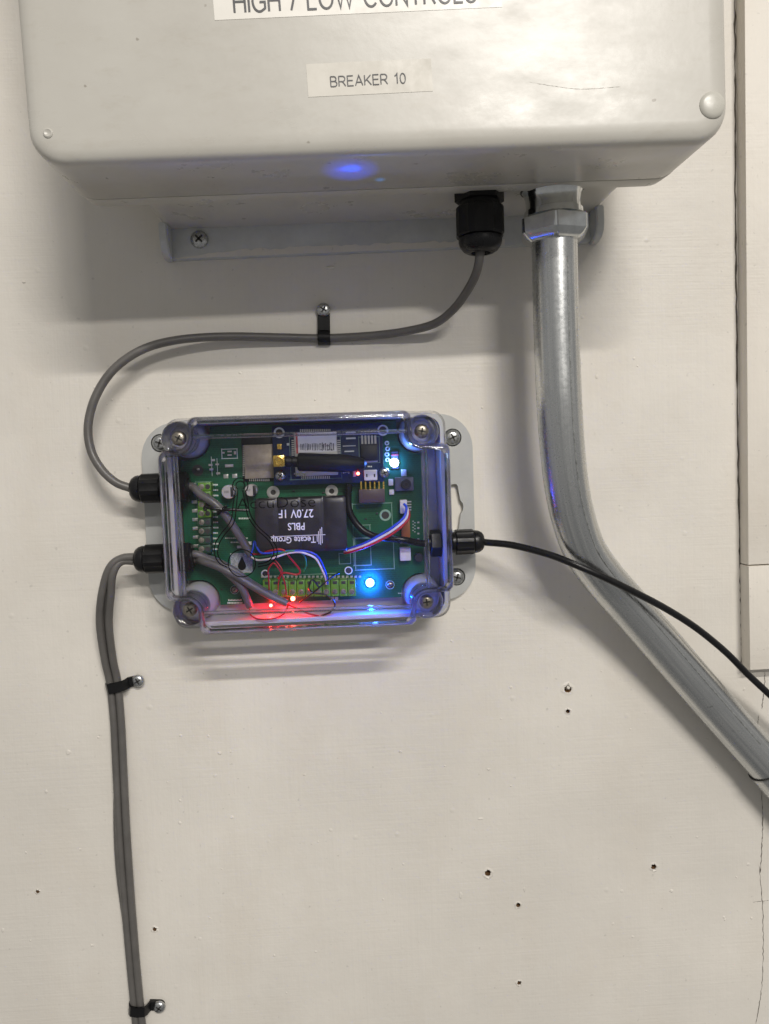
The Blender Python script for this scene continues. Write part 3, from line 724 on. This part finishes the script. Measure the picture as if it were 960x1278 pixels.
for (x, y) in ((293, 736), (487, 730), (247, 587)):
    c = P(x, y, 6); m = MB(); m.lathe((c.x, -4.6, c.z), (0, -1, 0), [(0, 3), (T - 6.4, 3)], 16); m.build('standoff', 'base_plastic', pcb)
def chip(name, x0, y0, x1, y1, d0, d1, mat, parent=None, bev=.25): return MB().pxbox(x0, y0, x1, y1, d0, d1, bev).build(name, mat, parent or pcb, smooth=30)
def many(name, boxes, d0, d1, mat, parent=None, bev=0):
    m = MB()
    for q in boxes: m.pxbox(*q, d0, d1, bev)
    o = m.build(name, mat, parent or pcb); o['kind'] = 'stuff'; return o
# radio module
mod = chip('radio_module', 302.5, 541, 343, 600, T + .05, T + .95, 'module_board')
chip('shield_can', 305, 555, 341.5, 597, T + .96, T + 3.2, 'module_can', mod, .4)
many('pins', [(303 , 556 + 2.6 * i, 305.0, 557.4 + 2.6 * i) for i in range(15)] + [(311 + 2.4 * i, 597.4, 312.3 + 2.4 * i, 600.5) for i in range(11)], T + .9, T + 1.2, 'solder', mod)
# silkscreen, pads, small parts
sq = lambda x0, y0, x1, y1, t=.8: [(x0, y0, x1, y0 + t), (x0, y1 - t, x1, y1), (x0, y0, x0 + t, y1), (x1 - t, y0, x1, y1)]
silk = sq(440, 628, 490, 672) + sq(441, 655, 463, 706) + sq(443, 670, 492, 711) + [(329, 717, 420, 717.7)] + sq(246.5, 601, 263.5, 691) + sq(423, 690, 438, 704)
many('silkscreen_lines', silk, T, T + .08, 'silk_dim')
rows = []
for i in range(13):
    y = 604 + 6.7 * i
    for k in range(4): rows.append((263.5 + k * 2.2 + (i % 3) * .4, y, 265.2 + k * 2.2 + (i % 3) * .4, y + 1.9))
rows += [(285 + 1.9 * i, 748 + (i % 2) * .5, 286.3 + 1.9 * i, 750) for i in range(9)] + [(284 + 1.9 * i, 751.5, 285.3 + 1.9 * i, 753.5) for i in range(10)]
rows += [(281 + 2.4 * i, 671, 282.9 + 2.4 * i, 672.2) for i in range(12)] + [(288 + 2.1 * i, 676, 289.5 + 2.1 * i, 677.6) for i in range(6)] + [(298 + 2.1 * i, 646, 299.5 + 2.1 * i, 648) for i in range(7)]
rows += [(515 + (i % 2) * 2.2, 650 + i * 1.9, 516.4 + (i % 2) * 2.2, 651 + i * 1.9) for i in range(8)] + [(497 + 2 * i, 740, 498.4 + 2 * i, 741) for i in range(4)]
many('silkscreen_text', rows, T, T + .08, 'silk')
pads = [(236.5, 603, 244, 608)] + [(239.5 + i * .35, 624.5 + 11.0 * i, 246 + i * .35, 628.5 + 11.0 * i) for i in range(6)] + [(279, 592, 285, 597), (290, 591.5, 296, 596.5)]
m = MB()
for q in pads: m.pxbox(*q, T - .02, T + .25, .1)
m.build('solder_pads', 'solder', pcb)['kind'] = 'stuff'
parts = [(263.5, 573, 268, 575.5), (260.5, 579, 265, 581.5), (269, 578.5, 273, 580.5), (261.5, 584.5, 266, 587), (270, 589.5, 274.5, 592), (277, 564, 280, 566), (284, 562.5, 289, 564.3), (284, 567, 289, 568.8), (292, 563, 294.5, 567), (281, 579.5, 291, 583)]
many('small_parts', parts, T, T + .9, 'cap_top')
many('silkscreen_frame', sq(276.5, 560, 296.5, 572.5) + [(264, 570, 264.6, 594), (271, 572, 271.6, 593)], T, T + .08, 'silk')
c = P(247, 587, T); m = MB(); m.lathe((c.x, -T - .02, c.z), (0, -1, 0), [(0, 3.2), (.3, 3.2)], 20); h = m.build('mount_hole', 'recess_dark', pcb)
chip('pin', 245.5, 584.5, 249, 587, T + .3, T + 1.0, 'solder', h)
def ring_part(name, x, y, r0, r1, d, mat, dark=True, parent=None):
    c = P(x, y, d); m = MB(); m.lathe((c.x, -d + .3, c.z), (0, -1, 0), [(0, r1), (.45, r1), (.55, (r0 + r1) / 2), (.45, r0), (0.1, r0)], 24, True, True)
    o = m.build(name, mat, parent or pcb)
    if dark: m = MB(); m.lathe((c.x, -d + .25, c.z), (0, -1, 0), [(0, r0), (.25, r0)], 18); m.build('hole', 'recess_dark', o)
    return o
for x, y in ((341, 614.5), (414, 613)): ring_part('standoff_ring', x, y, 1.5, 3.6, T + .4, 'solder')
for x, y in ((481, 643), (293, 736), (487, 730)): ring_part('mount_hole', x, y, 2.2, 2.55 if x != 481 else 3.3, T + .2, 'silk_dim' if x != 481 else 'silk_dim')
for x, y in ((293, 736), (487, 730)): phillips(pcb, P(x, y, T + .3), 1.7, 'dull_screw', name='board_screw')
ring_part('via_hole', 331, 716, 1.6, 2.3, T + .2, 'silk'); ring_part('via_hole', 435, 712, 1.7, 2.3, T + .2, 'silk')
# electrolytic capacitors
for x, y, r in ((285, 614, 3.9), (313, 612, 3.4)):
    c = P(x, y, T + 7); m = MB(); m.lathe((c.x, -T, c.z), (0, -1, 0), [(0, r), (.8, r), (1.2, r * .93), (1.8, r), (6.6, r), (7, r * .9)], 24); cpo = m.build('capacitor', 'cap_top', pcb)
    chip('polarity_mark', x + 2.6, y - 6, x + 6.6, y + 6, T + 6.95, T + 7.1, 'chip_black', cpo)
    text('100' if x < 300 else '47', 2.0, tuple(P(x - 2.6, y, T + 7.15)), 0, 'ink', cpo)
# screw terminal rows on the left
for i in range(8):
    y0 = 602 + 11.1 * i; lime = i < 4
    t_ = chip('screw_terminal', 247.2, y0 + .3, 263, y0 + 10.7, T, T + 8.5, 'terminal_lime' if lime else 'terminal_dark')
    c = P(251.5, y0 + 5.5, T + 8.5); m = MB(); m.lathe((c.x, -T - 8.2, c.z), (0, -1, 0), [(0, 1.55), (.45, 1.55), (.5, 1.3)], 14); m.build('clamp_screw', 'dull_screw', t_)
    c = P(259.2, y0 + 5.5, T + 8.5); m = MB(); m.lathe((c.x, -T - 8.2, c.z), (0, -1, 0), [(0, 1.4), (.4, 1.4)], 12); m.build('wire_entry', 'recess_dark', t_)
# long terminal row along the bottom
for i in range(11):
    x0 = 328 + 10.6 * i; y = 724.5 - .25 * i * .3
    t_ = chip('screw_terminal', x0 + .3, y, x0 + 10.3, y + 20.5, T, T + 8.5, 'terminal_lime')
    c = P(x0 + 5.3, y + 14.5, T + 8.5); m = MB(); m.lathe((c.x, -T - 8.2, c.z), (0, -1, 0), [(0, 1.6), (.45, 1.6), (.5, 1.3)], 14); m.build('clamp_screw', 'dull_screw', t_)
    chip('wire_entry', x0 + 2.6, y + 1.4, x0 + 8, y + 5.2, T + 8.2, T + 8.62, 'recess_dark', t_, .1)
many('solder_pads', [(326 + 5.3 * i, 718.5, 329 + 5.3 * i, 721) for i in range(24)], T, T + .3, 'solder')
# right-hand parts
hd = chip('pin_header', 448, 610.5, 480.5, 627.5, T, T + 8.5, 'header_brown', None, .3)
many('pins', [(450 + 5.6 * i, 601, 451.8 + 5.6 * i, 611) for i in range(6)], T + 6.4, T + 7.0, 'gold', hd)
bt = chip('push_button', 493, 595.5, 516.5, 612.5, T, T + 3.5, 'button_grey', None, .5)
c = P(507, 604.5, T + 5); m = MB(); m.lathe((c.x, -T - 3.4, c.z), (0, -1, 0), [(0, 3.0), (1.5, 3.0), (1.8, 2.7), (1.8, 1.3), (1.5, 1.2)], 22); m.build('button_cap', 'chip_black', bt)
chip('small_part', 485, 598, 491, 606, T, T + 2.0, 'connector_white'); chip('small_part', 486, 611, 492, 617.5, T, T + 1.6, 'connector_white'); chip('small_part', 501, 586, 507.5, 594.5, T, T + 1.6, 'connector_white')
jst = chip('wire_connector', 499.5, 624, 508.5, 641, T, T + 5, 'connector_white')
many('pins', [(508.5, 625.5 + 3.4 * i, 513.5, 626.9 + 3.4 * i) for i in range(4)], T + .6, T + 1.3, 'solder', jst)
chip('resistor', 501, 647, 512, 671, T, T + 3.0, 'resistor_brown'); chip('socket', 499.5, 672, 512.5, 678, T, T + 4, 'connector_white'); chip('socket', 499.5, 683.5, 513, 700, T, T + 4.5, 'connector_white')
c = P(523, 696, T + 4); m = MB(); m.lathe((c.x, -T, c.z), (0, -1, 0), [(0, 2.6), (4, 2.6), (4.3, 2.2)], 20); m.build('buzzer', 'chip_black', pcb)
many('solder_pads', [(521 + 12 * (i % 2), 651 + 7 * (i // 2), 523.5 + 12 * (i % 2), 653 + 7 * (i // 2)) for i in range(8)], T, T + .3, 'solder')
chip('plain_patch', 288, 690, 315, 715.5, T, T + .12, 'patch_grey', None, 0)
many('small_parts', [(413, 745, 417, 749.5), (418, 745, 422, 749.5), (310, 676, 314, 680), (296, 681, 308, 684)], T, T + .9, 'connector_white')
for i, (x, y) in enumerate(((469, 640), (455, 647), (402, 614), (365, 612), (300, 745), (275, 735))):
    chip('small_part', x, y, x + 3.2, y + 1.8, T, T + .7, 'chip_black')
# indicator lamps
def led(x, y, d, r, mat, colr, power, parent, rad=0.8, label=None):
    c = P(x, y, d); m = MB(); m.lathe((c.x, -d + r, c.z), (0, -1, 0), [(0, r), (r * .5, r), (r * .9, r * .8), (r * 1.25, r * .3), (r * 1.3, .02)], 14)
    o = m.build('indicator_lamp', mat, parent)
    for ax, k in ((-90, 1.0), (90, 0.35)):                 # forward glow, and the weaker light thrown back on the board
        l = bpy.data.lights.new('lamp_glow', 'SPOT'); l.spot_size = radians(172); l.spot_blend = 1.0
        l.energy = power * k; l.color = colr; l.shadow_soft_size = rad * S
        lo = bpy.data.objects.new('lamp_glow', l); col.objects.link(lo); lo.parent = o; lo.rotation_euler = (radians(ax), 0, 0)
        lo.location = (Vector((c.x, -d - r * .32 - rad - .25, c.z)) - Vector(o['_o'])) * S
    if label: o['label'] = label
    return o
led(462, 728, T + 2.5, 2.4, 'led_blue', (0.0, 0.07, 1.0), 0.75, pcb, label='glowing blue indicator lamp')
led(365.5, 747.5, T + 4, 1.3, 'led_red', (1.0, 0.006, 0.006), 0.07, pcb, label='glowing red indicator lamp')
led(338, 756, T + 2, 0.9, 'led_red', (1.0, 0.006, 0.006), 0.05, pcb, label='small red indicator lamp at the board edge')

# ---- modem board
MT = 18.5
mdb = thing('modem_board', P(410, 603, MT - 1.6), 'dark blue daughter board with silver radio chip and white sticker', 'circuit board')
MB().pxbox(341.5, 530, 478, 603.5, MT - 1.6, MT, .2).build('board', 'pcb_blue', mdb)
m = MB()
for x, y in ((346, 538), (472, 538), (346, 598), (472, 598)): c = P(x, y, MT); m = MB(); m.lathe((c.x, -T, c.z), (0, -1, 0), [(0, 2), (MT - 1.62 - T, 2)], 6); m.build('spacer', 'solder', mdb)
can = chip('shield_can', 368, 540, 421, 593.5, MT, MT + 2.4, 'solder', mdb, .35)
chip('sticker', 369.5, 541.5, 419.5, 564, MT + 2.4, MT + 2.52, 'label_white', can, 0)
chip('sticker_stripe', 369.5, 541.5, 371.8, 566, MT + 2.53, MT + 2.6, 'label_red', can, 0)
m = MB(); x = 375
while x < 416:
    wv = random.uniform(.5, 1.5); hgt = random.uniform(0, 3); m.pxbox(x, 552.5 + hgt * .6, x + wv, 562.5 - hgt * .4, MT + 2.53, MT + 2.58); x += wv + random.uniform(.5, 1.6)
for k in range(16): xx = random.uniform(398, 414); yy = random.uniform(552, 561); m.pxbox(xx, yy, xx + 1.8, yy + 1.4, MT + 2.53, MT + 2.59)
m.build('printed_bars', 'barcode', can)['kind'] = 'stuff'
many('pins', [(374.5 + 2.3 * i, 535.5, 375.7 + 2.3 * i, 539.5) for i in range(17)] + [(376 + 2.3 * i, 594, 377.2 + 2.3 * i, 597.5) for i in range(16)] + [(364, 549 + 2.6 * i, 368, 550.4 + 2.6 * i) for i in range(8)] + [(421, 549 + 2.6 * i, 425, 550.4 + 2.6 * i) for i in range(8)], MT, MT + .5, 'solder', mdb)
ring_part('mount_ring', 348.5, 540, 2.0, 3.0, MT + .3, 'silk', True, mdb); ring_part('mount_ring', 478, 537, 2.2, 3.1, MT + .3, 'silk', True, mdb)
phillips(mdb, P(350, 594, MT + .2), 3.0, 'zinc_screw', name='board_screw', ang=.9); phillips(mdb, P(480, 590, MT + .2), 2.9, 'zinc_screw', name='board_screw', ang=.3)
chip('gold_pad', 346, 554, 351.5, 560.5, MT, MT + .3, 'gold', mdb, .1)
ic = chip('chip', 450.5, 554, 471.5, 575, MT, MT + 2.2, 'chip_black', mdb, .3)
many('pins', [(451 + 4.1 * i, 543.5, 453.4 + 4.1 * i, 554) for i in range(5)], MT + .1, MT + .7, 'solder', ic)
chip('small_part', 457, 574.5, 471.5, 577, MT, MT + .8, 'connector_white', mdb)
many('small_parts', [(432, 538.5, 444, 541), (432, 546, 444, 548), (428, 556, 444, 557), (430, 562.5, 442, 564), (358, 553, 361, 556), (367, 590, 382, 592)], MT, MT + .6, 'silk', mdb)
many('silkscreen_lines', [(482 + (i % 2) * 1.5, 552 + 6 * i, 486 + (i % 2) * 1.5, 553 + 6 * i) for i in range(5)] + sq(448, 545, 474, 578, .5) + sq(362, 545, 426, 598, .5), MT, MT + .07, 'silk_dim', mdb)
for i in range(4): ring_part('via_hole', 483 + (i % 2) * .8, 553 + 7 * i, .7, 1.3, T + .2, 'silk', True, pcb)
usb = chip('usb_socket', 454.5, 586.5, 471, 599.5, MT, MT + 2.7, 'connector_white', mdb, .4)
many('slots', [(457, 591.5, 458.8, 595.5), (466.6, 591.5, 468.4, 595.5)], MT + 2.6, MT + 2.75, 'recess_dark', usb)
many('silkscreen_text', [(428 + 2.2 * i, 586 + (i % 2), 429.5 + 2.2 * i, 591 - (i % 3) * .6) for i in range(4)] + [(459 + 2 * i, 581.5, 460.3 + 2 * i, 583) for i in range(3)], MT, MT + .07, 'silk', mdb)
led(447, 591, MT + 1, .9, 'led_red', (1, .03, .02), 0.0012, mdb, label='small red indicator lamp')
chip('small_part', 440.5, 587.5, 444, 595, MT, MT + 1, 'connector_white', mdb)
# bright white lamp on the main board, and added spots for the caustic on the box
wl = led(492.5, 577.5, T + 2.8, 2.5, 'led_white', (0.07, 0.22, 1.0), 0.10, pcb, label='bright blue-white indicator lamp')
chip('lamp_body', 488.5, 563.5, 497.5, 585, T, T + 1.2, 'button_grey')
chip('small_part', 488.5, 566.5, 497.5, 568.6, T + 1.2, T + 1.5, 'label_red')
src = P(492.5, 577.5, T + 11); tgt = P(436, 201, 94)
for tg, size, e, cl in ((tgt, 11.0, 0.9, (0.0, 0.06, 1.0)), (P(438, 198, 96), 4.0, 2.2, (0.0, 0.07, 1.0)), (P(426, 201, 95), 3.0, 1.0, (0.0, 0.05, 1.0)), (P(474, 214, 80), 2.2, 0.6, (0.0, 0.30, 1.0))):  # spots added above the lamp, standing in for light bent by the lid
    sl = bpy.data.lights.new('added_caustic_spot', 'SPOT'); sl.energy = e; sl.color = cl; sl.spot_size = radians(size); sl.spot_blend = 1.0; sl.shadow_soft_size = 1.0 * S
    so = bpy.data.objects.new('added_caustic_spot', sl); col.objects.link(so); so.parent = wl
    so.location = (src - Vector(wl['_o'])) * S; so.rotation_euler = (tg - src).to_track_quat('-Z', 'Y').to_euler()

# ---- antenna
ant = thing('stub_antenna', P(348, 584, MT), 'short black stub antenna on a gold elbow connector', 'antenna')
a0, a1 = P(356, 576, 27), P(458, 579, 27); ax = (a1 - a0).normalized(); AL = (a1 - a0).length
m = MB(); m.lathe(a0, ax, [(0, 2.4), (.6, 2.9), (3.4, 2.9), (3.6, 2.3), (4.0, 2.3), (4.2, 2.9), (6.6, 2.9), (6.9, 4.4), (7.8, 5.0), (AL * .72, 4.9), (AL * .88, 4.0), (AL * .97, 2.6), (AL, .4)], 28); m.build('whip', 'antenna_black', ant)
c = P(348, 575.5, 31); q = mm(7.4, 31)
m = MB(); m.box(c.x - q, c.x + q, c.z - q, c.z + q, MT + .1, 31, .6); el = m.build('elbow', 'gold', ant)
m = MB(); m.lathe((c.x, -30.8, c.z), (0, -1, 0), [(0, 2.7), (1.0, 2.7), (1.1, 2.3), (.5, 2.0), (.4, .6), (.9, .4)], 24); m.build('elbow_cap', 'gold', el)

# ---- supercapacitor pack: four cells in black shrink sleeve
sup = thing('capacitor_pack', P(375, 690, T), 'black shrink-wrapped capacitor pack printed upside down', 'capacitor')
sx0, sx1, sz0, sz1 = P(318, 656, 30).x, P(433, 656, 30).x, P(375, 690, 30).z, P(375, 621.5, 30).z
nC = 4; wC = (sx1 - sx0) / nC
def sup_section(k):                               # cross-section in (x, d) with a shallow bulge over each cell
    pts = []
    for i in range(nC):
        for j in range(8):
            a = pi * (1 - (j + .5) / 8); x = sx0 + wC * (i + .5) + wC * .5 * cos(a) * 1.0; d = 26.0 + 1.8 * k * sin(a) ** .6
            pts.append((x, d))
    return pts + [(sx1 - .3, T + 2), (sx1 - 2, T + .05), (sx0 + 2, T + .05), (sx0 + .3, T + 2)]
m = MB(); rr = []
for z, k in ((sz1, .35), (sz1 - 1.0, .75), (sz1 - 3.5, 1.0), ((sz0 + sz1) / 2, 1.0), (sz0 + 3, 1.0), (sz0 + 1, .8), (sz0, .4)):
    s = .975 if k < .5 else 1.0; cxx = (sx0 + sx1) / 2
    flat = 0.15 if sz0 + 1 < z < sz1 - 4 else 1.0
    rr.append([(cxx + (x - cxx) * s, -(27.5 + (d - 27.5) * flat if (d > 24 and flat < 1) else d), z) for x, d in sup_section(k)])
m.ring_loft(rr); m.build('sleeve', 'shrink_black', sup, smooth=60)
dP = 28.0
for body, x, y, h, wpx in (('27.0V 1F', 369.5, 640.5, 6.4, 43), ('PBLS', 370, 656.5, 5.6, 21), ('Tecate Group', 366, 673.5, 5.0, 56)):
    c = P(x, y, dP); text(body, h, (c.x, c.y, c.z), pi - radians(1), 'print_white', sup, width=mm(wpx, dP), thick=.08)
m = MB()
for i, (xx, ya, yb) in enumerate(((395.5, 667, 676), (397.5, 663, 679), (399.5, 660, 680), (401.5, 658, 678))): m.pxbox(xx, ya, xx + .9, yb, dP - .1, dP)
m.pxbox(338, 668.2, 406, 669, dP - .1, dP); m.build('printed_logo', 'print_white', sup)

# ================================================================== CABLES
def cable(name, pts, r, mat, label, cat='cable', group=None, sub=8, seg=14):
    m = MB(); m.tube([p if isinstance(p, Vector) else P(*p) for p in pts], r, seg, sub)
    return tag(m.build(name, mat, smooth=60), label, cat, group)
gbot = Vector((gt.x, -46, gz.z - 24))
g1, g2, g3 = GL
cA = cable('grey_cable', [gbot, (599, 318, 46), (594, 342, 42), (580, 368, 32), (563, 389, 22), (540, 405, 13), (500, 414.5, 7), (455, 419.5, 4), (404, 422, 3), (350, 421, 5), (280, 420, 8), (220, 424.5, 12), (176, 437, 15), (141, 462, 17), (119, 496, 19), (110, 532, 20), (114, 563, 21), (127, 586, 22), (143, 601, 22.5), (158, 607.5, 21.3), g1 + Vector((-18, 0, 0)), g1 + Vector((6, 0, 0)), g1 + Vector((11, 0, -.1)),
    (250, 617, 22.5), (266, 627, 24), (280, 641, 24), (293, 660, 23), (304, 677, 22), (314, 693, 20)], 2.35, 'cable_grey', 'grey cable looping from the control box gland over to the enclosure')
# print on the cable jacket
cpts = [(470, 415.3), (476, 414.6), (482, 413.8), (488, 413.2), (494, 412.6), (500, 412.0), (506, 411.1), (512, 410.0), (518, 408.8)]
for ch, (x, y) in zip('2744/0384', cpts): text(ch, 2.6, tuple(P(x, y + 1.6, 14)), radians(7), 'ink', cA, 'jacket_print')
# lower bundle
def bundle(off, ends, label, start):
    mid = [(127 + off, 742, 20), (124.5 + off, 778, 14), (130.5 + off * .9, 822, 8), (137 + off * .85, 852, 4.5), (142 + off * .8, 900, 5), (145 + off * .8, 960, 5.5), (149 + off * .8, 1040, 6), (155 + off * .75, 1120, 5.5), (162 + off * .7, 1200, 4.5), (167 + off * .7, 1253, 4), (171 + off * .7, 1300, 5), (176 + off * .7, 1400, 5)]
    return cable('grey_cable', ends + [start] + mid, 2.15, 'cable_grey', label)
in1 = [(358, 753, 24), (340, 745, 25), (318, 733, 26), (295, 719, 26.5), (272, 707, 25.5), (254, 700.5, 23.5), g2 + Vector((11, 1.5, -1.6)), g2 + Vector((5, 1, -1.0)), g2 + Vector((-19.5, 1, -1.4)), (152, 701, 21.5)]
in2 = [(312, 757, 20), (307, 744, 23), (300, 731, 24), (284, 715, 24.5), (266, 701, 23), (252, 694.5, 22), g2 + Vector((11, -1.5, 1.8)), g2 + Vector((5, -1, 1.6)), g2 + Vector((-19.5, -1, 1.6)), (151, 697, 22)]
in3 = [(352, 750, 20), (334, 740, 21), (312, 727, 21.5), (290, 711, 22), (266, 699, 21), (250, 696, 20), g2 + Vector((11, 2.2, .6)), g2 + Vector((5, 2, .5)), g2 + Vector((-19.5, 2, .5)), (152, 701, 19)]
bundle(11.5, in1, 'grey cable on the right of the clipped bundle below the enclosure', (141, 716, 23))
bundle(0.0, in2, 'grey cable on the left of the clipped bundle below the enclosure', (136, 710, 23))
def b3(off):
    return [(136, 718, 18), (133, 748, 15), (132, 782, 8), (138, 824, 4), (143.5, 852, 2.4), (147, 905, 2.4), (147, 960, 2.5), (146, 1020, 3.0), (148.5, 1080, 3.4), (156, 1140, 3.0), (165, 1200, 2.6), (170.5, 1253, 2.3), (175, 1300, 2.3), (180, 1400, 2.3)]
cable('grey_cable', in3 + b3(0), 2.1, 'cable_grey', 'grey cable tucked behind the other two of the clipped bundle')
# black lead to the right, continuing inside the enclosure
cable('black_cable', [(436, 604, 19), (434.5, 622, 19), (437, 640, 19.5), (448, 657, 20), (462, 667, 21.5), (480, 671.5, 23), (505, 674, 24), g3 - Vector((10, 0, 0)), g3 + Vector((18, 0, 0)), (607, 677, 22), (640, 680.5, 28), (685, 692, 38), (722, 706.5, 45), (755, 721, 46), (790, 738, 44), (830, 759, 39), (868, 783, 33), (905, 813, 27), (935, 843, 24), (970, 876, 22), (1040, 945, 20)], 1.95, 'black_rubber', 'thin black lead running from the enclosure across the conduit')

# cable clamps
def clamp(sx, sy, cx, cy, bw, label, span, flip=False):
    """nylon P-clip: screw end at (sx, sy), loop round the cables centred at (cx, cy)"""
    s, c = P(sx, sy, 1.5), P(cx, cy, 4)
    o = thing('cable_clamp', (s.x, 0, s.z), label, 'clamp', 'black cable clamps')
    u = (Vector((c.x, 0, c.z)) - Vector((s.x, 0, s.z))); Ln = u.length; u.normalize(); v = Vector((-u.z, 0, u.x)); base = Vector((s.x, 0, s.z))
    def pt(a, b, d): return base + u * a + v * b + Vector((0, -d, 0))
    hw = bw / 2
    m = MB()                                                       # flat tab
    ol = [(-hw * cos(radians(t)) , hw * sin(radians(t))) for t in range(90, -91, -20)]
    tab = [(a * 1.0, b) for a, b in ol] + [(Ln - span - .5, -hw), (Ln - span - .5, hw)]
    m.ring_loft([[pt(a, b, .1) for a, b in tab], [pt(a, b, 2.2) for a, b in tab], [pt(a * .96, b * .9, 2.6) for a, b in tab]]); m.build('tab', 'black_nylon', o)
    m = MB(); prof = []; H = 8.3 if span > 3 else 6.4                       # strap over the cables
    n = 12
    outer = [(Ln - span - 2.5, 1.0), (Ln - span - 1.6, 2.6), (Ln - span - .6, H * .7), (Ln - span + .8, H * .93), (Ln, H), (Ln + span - .8, H * .93), (Ln + span + .6, H * .7), (Ln + span + 1.2, H * .4), (Ln + span + 1.2, .2)]
    inn = [(Ln + span, .2), (Ln + span, H * .4), (Ln + span - .6, H * .6), (Ln + span - 1.6, H * .78), (Ln, H - 1.2), (Ln - span + 1.4, H * .78), (Ln - span + .4, H * .6), (Ln - span - .4, H * .3), (Ln - span - .6, .6)]
    sec = outer + inn
    m.ring_loft([[pt(a, -hw * .95, d) for a, d in sec], [pt(a, -hw, d) for a, d in sec], [pt(a, hw, d) for a, d in sec], [pt(a, hw * .95, d) for a, d in sec]]); m.build('strap', 'black_nylon', o)
    phillips(o, (s.x, -2.7, s.z), 3.9 if bw > 6.5 else 3.7, 'zinc_screw', ang=random.uniform(.1, 1.4))
    return o
clamp(404, 387, 404.5, 421, 7.0, 'black cable clamp holding the single grey cable above the enclosure', 2.8)
clamp(173, 849, 146, 856, 5.8, 'black cable clamp on the grey bundle just below the enclosure', 5.2)
clamp(199.5, 1255, 173.5, 1258, 5.8, 'black cable clamp on the grey bundle beside the lowest wall hole', 5.0)

# zip tie inside
zt_ = thing('zip_tie', P(277, 637, 20), 'small black zip tie round the grey cable inside the enclosure', 'zip tie')
c = P(277, 637, 24); tdir = (P(281, 642, 25) - P(268, 628, 26)).normalized()
m = MB(); pts = []
nrm = tdir.cross(Vector((0, 1, 0))).normalized()
m.tube([c + nrm * 3.0 * cos(2 * pi * i / 12) + Vector((0, -1, 0)) * 3.0 * sin(2 * pi * i / 12) for i in range(13)], .9, 8, 2); m.build('loop', 'black_nylon', zt_)
m = MB(); m.tube([P(277, 636.5, 28.5), P(287, 636, 29), P(298, 636.5, 28), P(310, 637, 27)], .8, 8, 4); m.build('tail', 'black_nylon', zt_)
m = MB(); m.tube([P(277, 635.5, 28.5), P(267, 634.5, 29), P(260, 634, 28.5), P(256, 632, 28), P(255, 636, 28), P(258.5, 637, 28)], .7, 8, 4); m.build('hook', 'black_nylon', zt_)

# ---- loose wires inside
def wire(pts, r, mat, label): return cable('thin_wire', pts, r, mat, label, 'wire', None, 8, 8)
wire([(313, 692, 22), (325, 691, 24), (339, 687, 31), (350, 685.6, 32), (357, 689, 31.5), (362, 696, 28), (374, 711, 26), (371, 717, 26), (354, 715, 26), (347, 722, 25)], .55, 'wire_red', 'red wire curling under the capacitor pack to the terminal row')
wire([(314, 695, 22), (322, 699, 24), (339, 697, 30), (357, 691, 31), (372, 689, 32), (382, 691, 32), (394, 697, 31), (401, 709, 29), (406, 720, 27), (407.5, 729, 24)], .62, 'wire_white', 'white wire arching below the capacitor pack')
wire([(313, 694, 21.5), (327, 695, 26), (345, 691, 31), (357, 688.5, 32), (371, 687.5, 32), (380, 694, 29), (382, 706, 26), (379, 713, 24)], .5, 'wire_green', 'green wire beside the arching white wire')
wire([(313, 693, 23), (316, 684, 24), (318, 676, 24), (326, 690, 30), (350, 688.2, 31.3), (372, 687.3, 32.3), (387, 689, 32), (397, 695, 31.5), (403, 706, 29.5), (408, 720, 27), (409, 729, 24)], .55, 'wire_blue', 'blue wire arching above the white wire')
wire([(336, 736, 24), (335.5, 722, 27), (335, 711, 29), (342, 703, 30), (351, 715, 29), (356, 730, 27), (357.5, 743, 25)], .42, 'wire_red', 'thin red wire looping up from the terminal row')
wire([(347, 736, 24), (348, 725, 27), (352, 712, 28), (345, 701, 27), (340, 697, 26)], .38, 'wire_red', 'thin red wire crossing inside the red loop')
wire([(398, 733, 24), (391, 724, 29), (387, 727, 30), (386, 735, 29), (392, 740, 28.5), (405, 742, 29), (415, 748, 30), (418, 756, 30), (412, 764, 29), (405, 767, 27), (399, 769, 25)], .5, 'wire_black', 'black wire making an open loop at the board edge')
wire([(374, 752, 22), (384, 745, 26), (393, 738, 29), (407, 726, 29), (416, 719, 26), (424, 715, 22)], .45, 'wire_black', 'straight black wire crossing the looped black wire')
wire([(312, 757, 20), (312, 766, 27), (320, 772, 31), (334, 773, 32), (348, 770, 31), (356, 764, 27), (360, 754, 22)], .45, 'wire_red', 'red wire sagging below the board edge')
wire([(358, 754, 22), (372, 760, 27), (386, 766, 29), (398, 769, 27)], .5, 'wire_red', 'short red wire joined to the looped black wire')
for k, (mat, nm) in enumerate((('wire_blue', 'blue'), ('wire_white', 'white'), ('wire_red', 'red'))):
    e = k * 3.2
    wire([(504.5 + e * .55, 629 + 2.6 * k, 21), (507.5 + e * .5, 634 + e, 23.5), (504 + e * .7, 646 + e * .6, 26), (490 + e * .4, 658 + e, 27), (472 + e * .2, 669 + e * .95, 27), (455, 678 + e * .8, 26), (437, 684.5 + e * .7, 22), (430, 687 + e * .5, 18)], .72, mat, nm + ' wire of the flat three-wire lead to the capacitor pack')

for o in list(bpy.data.objects):
    if '_o' in o.keys(): del o['_o']
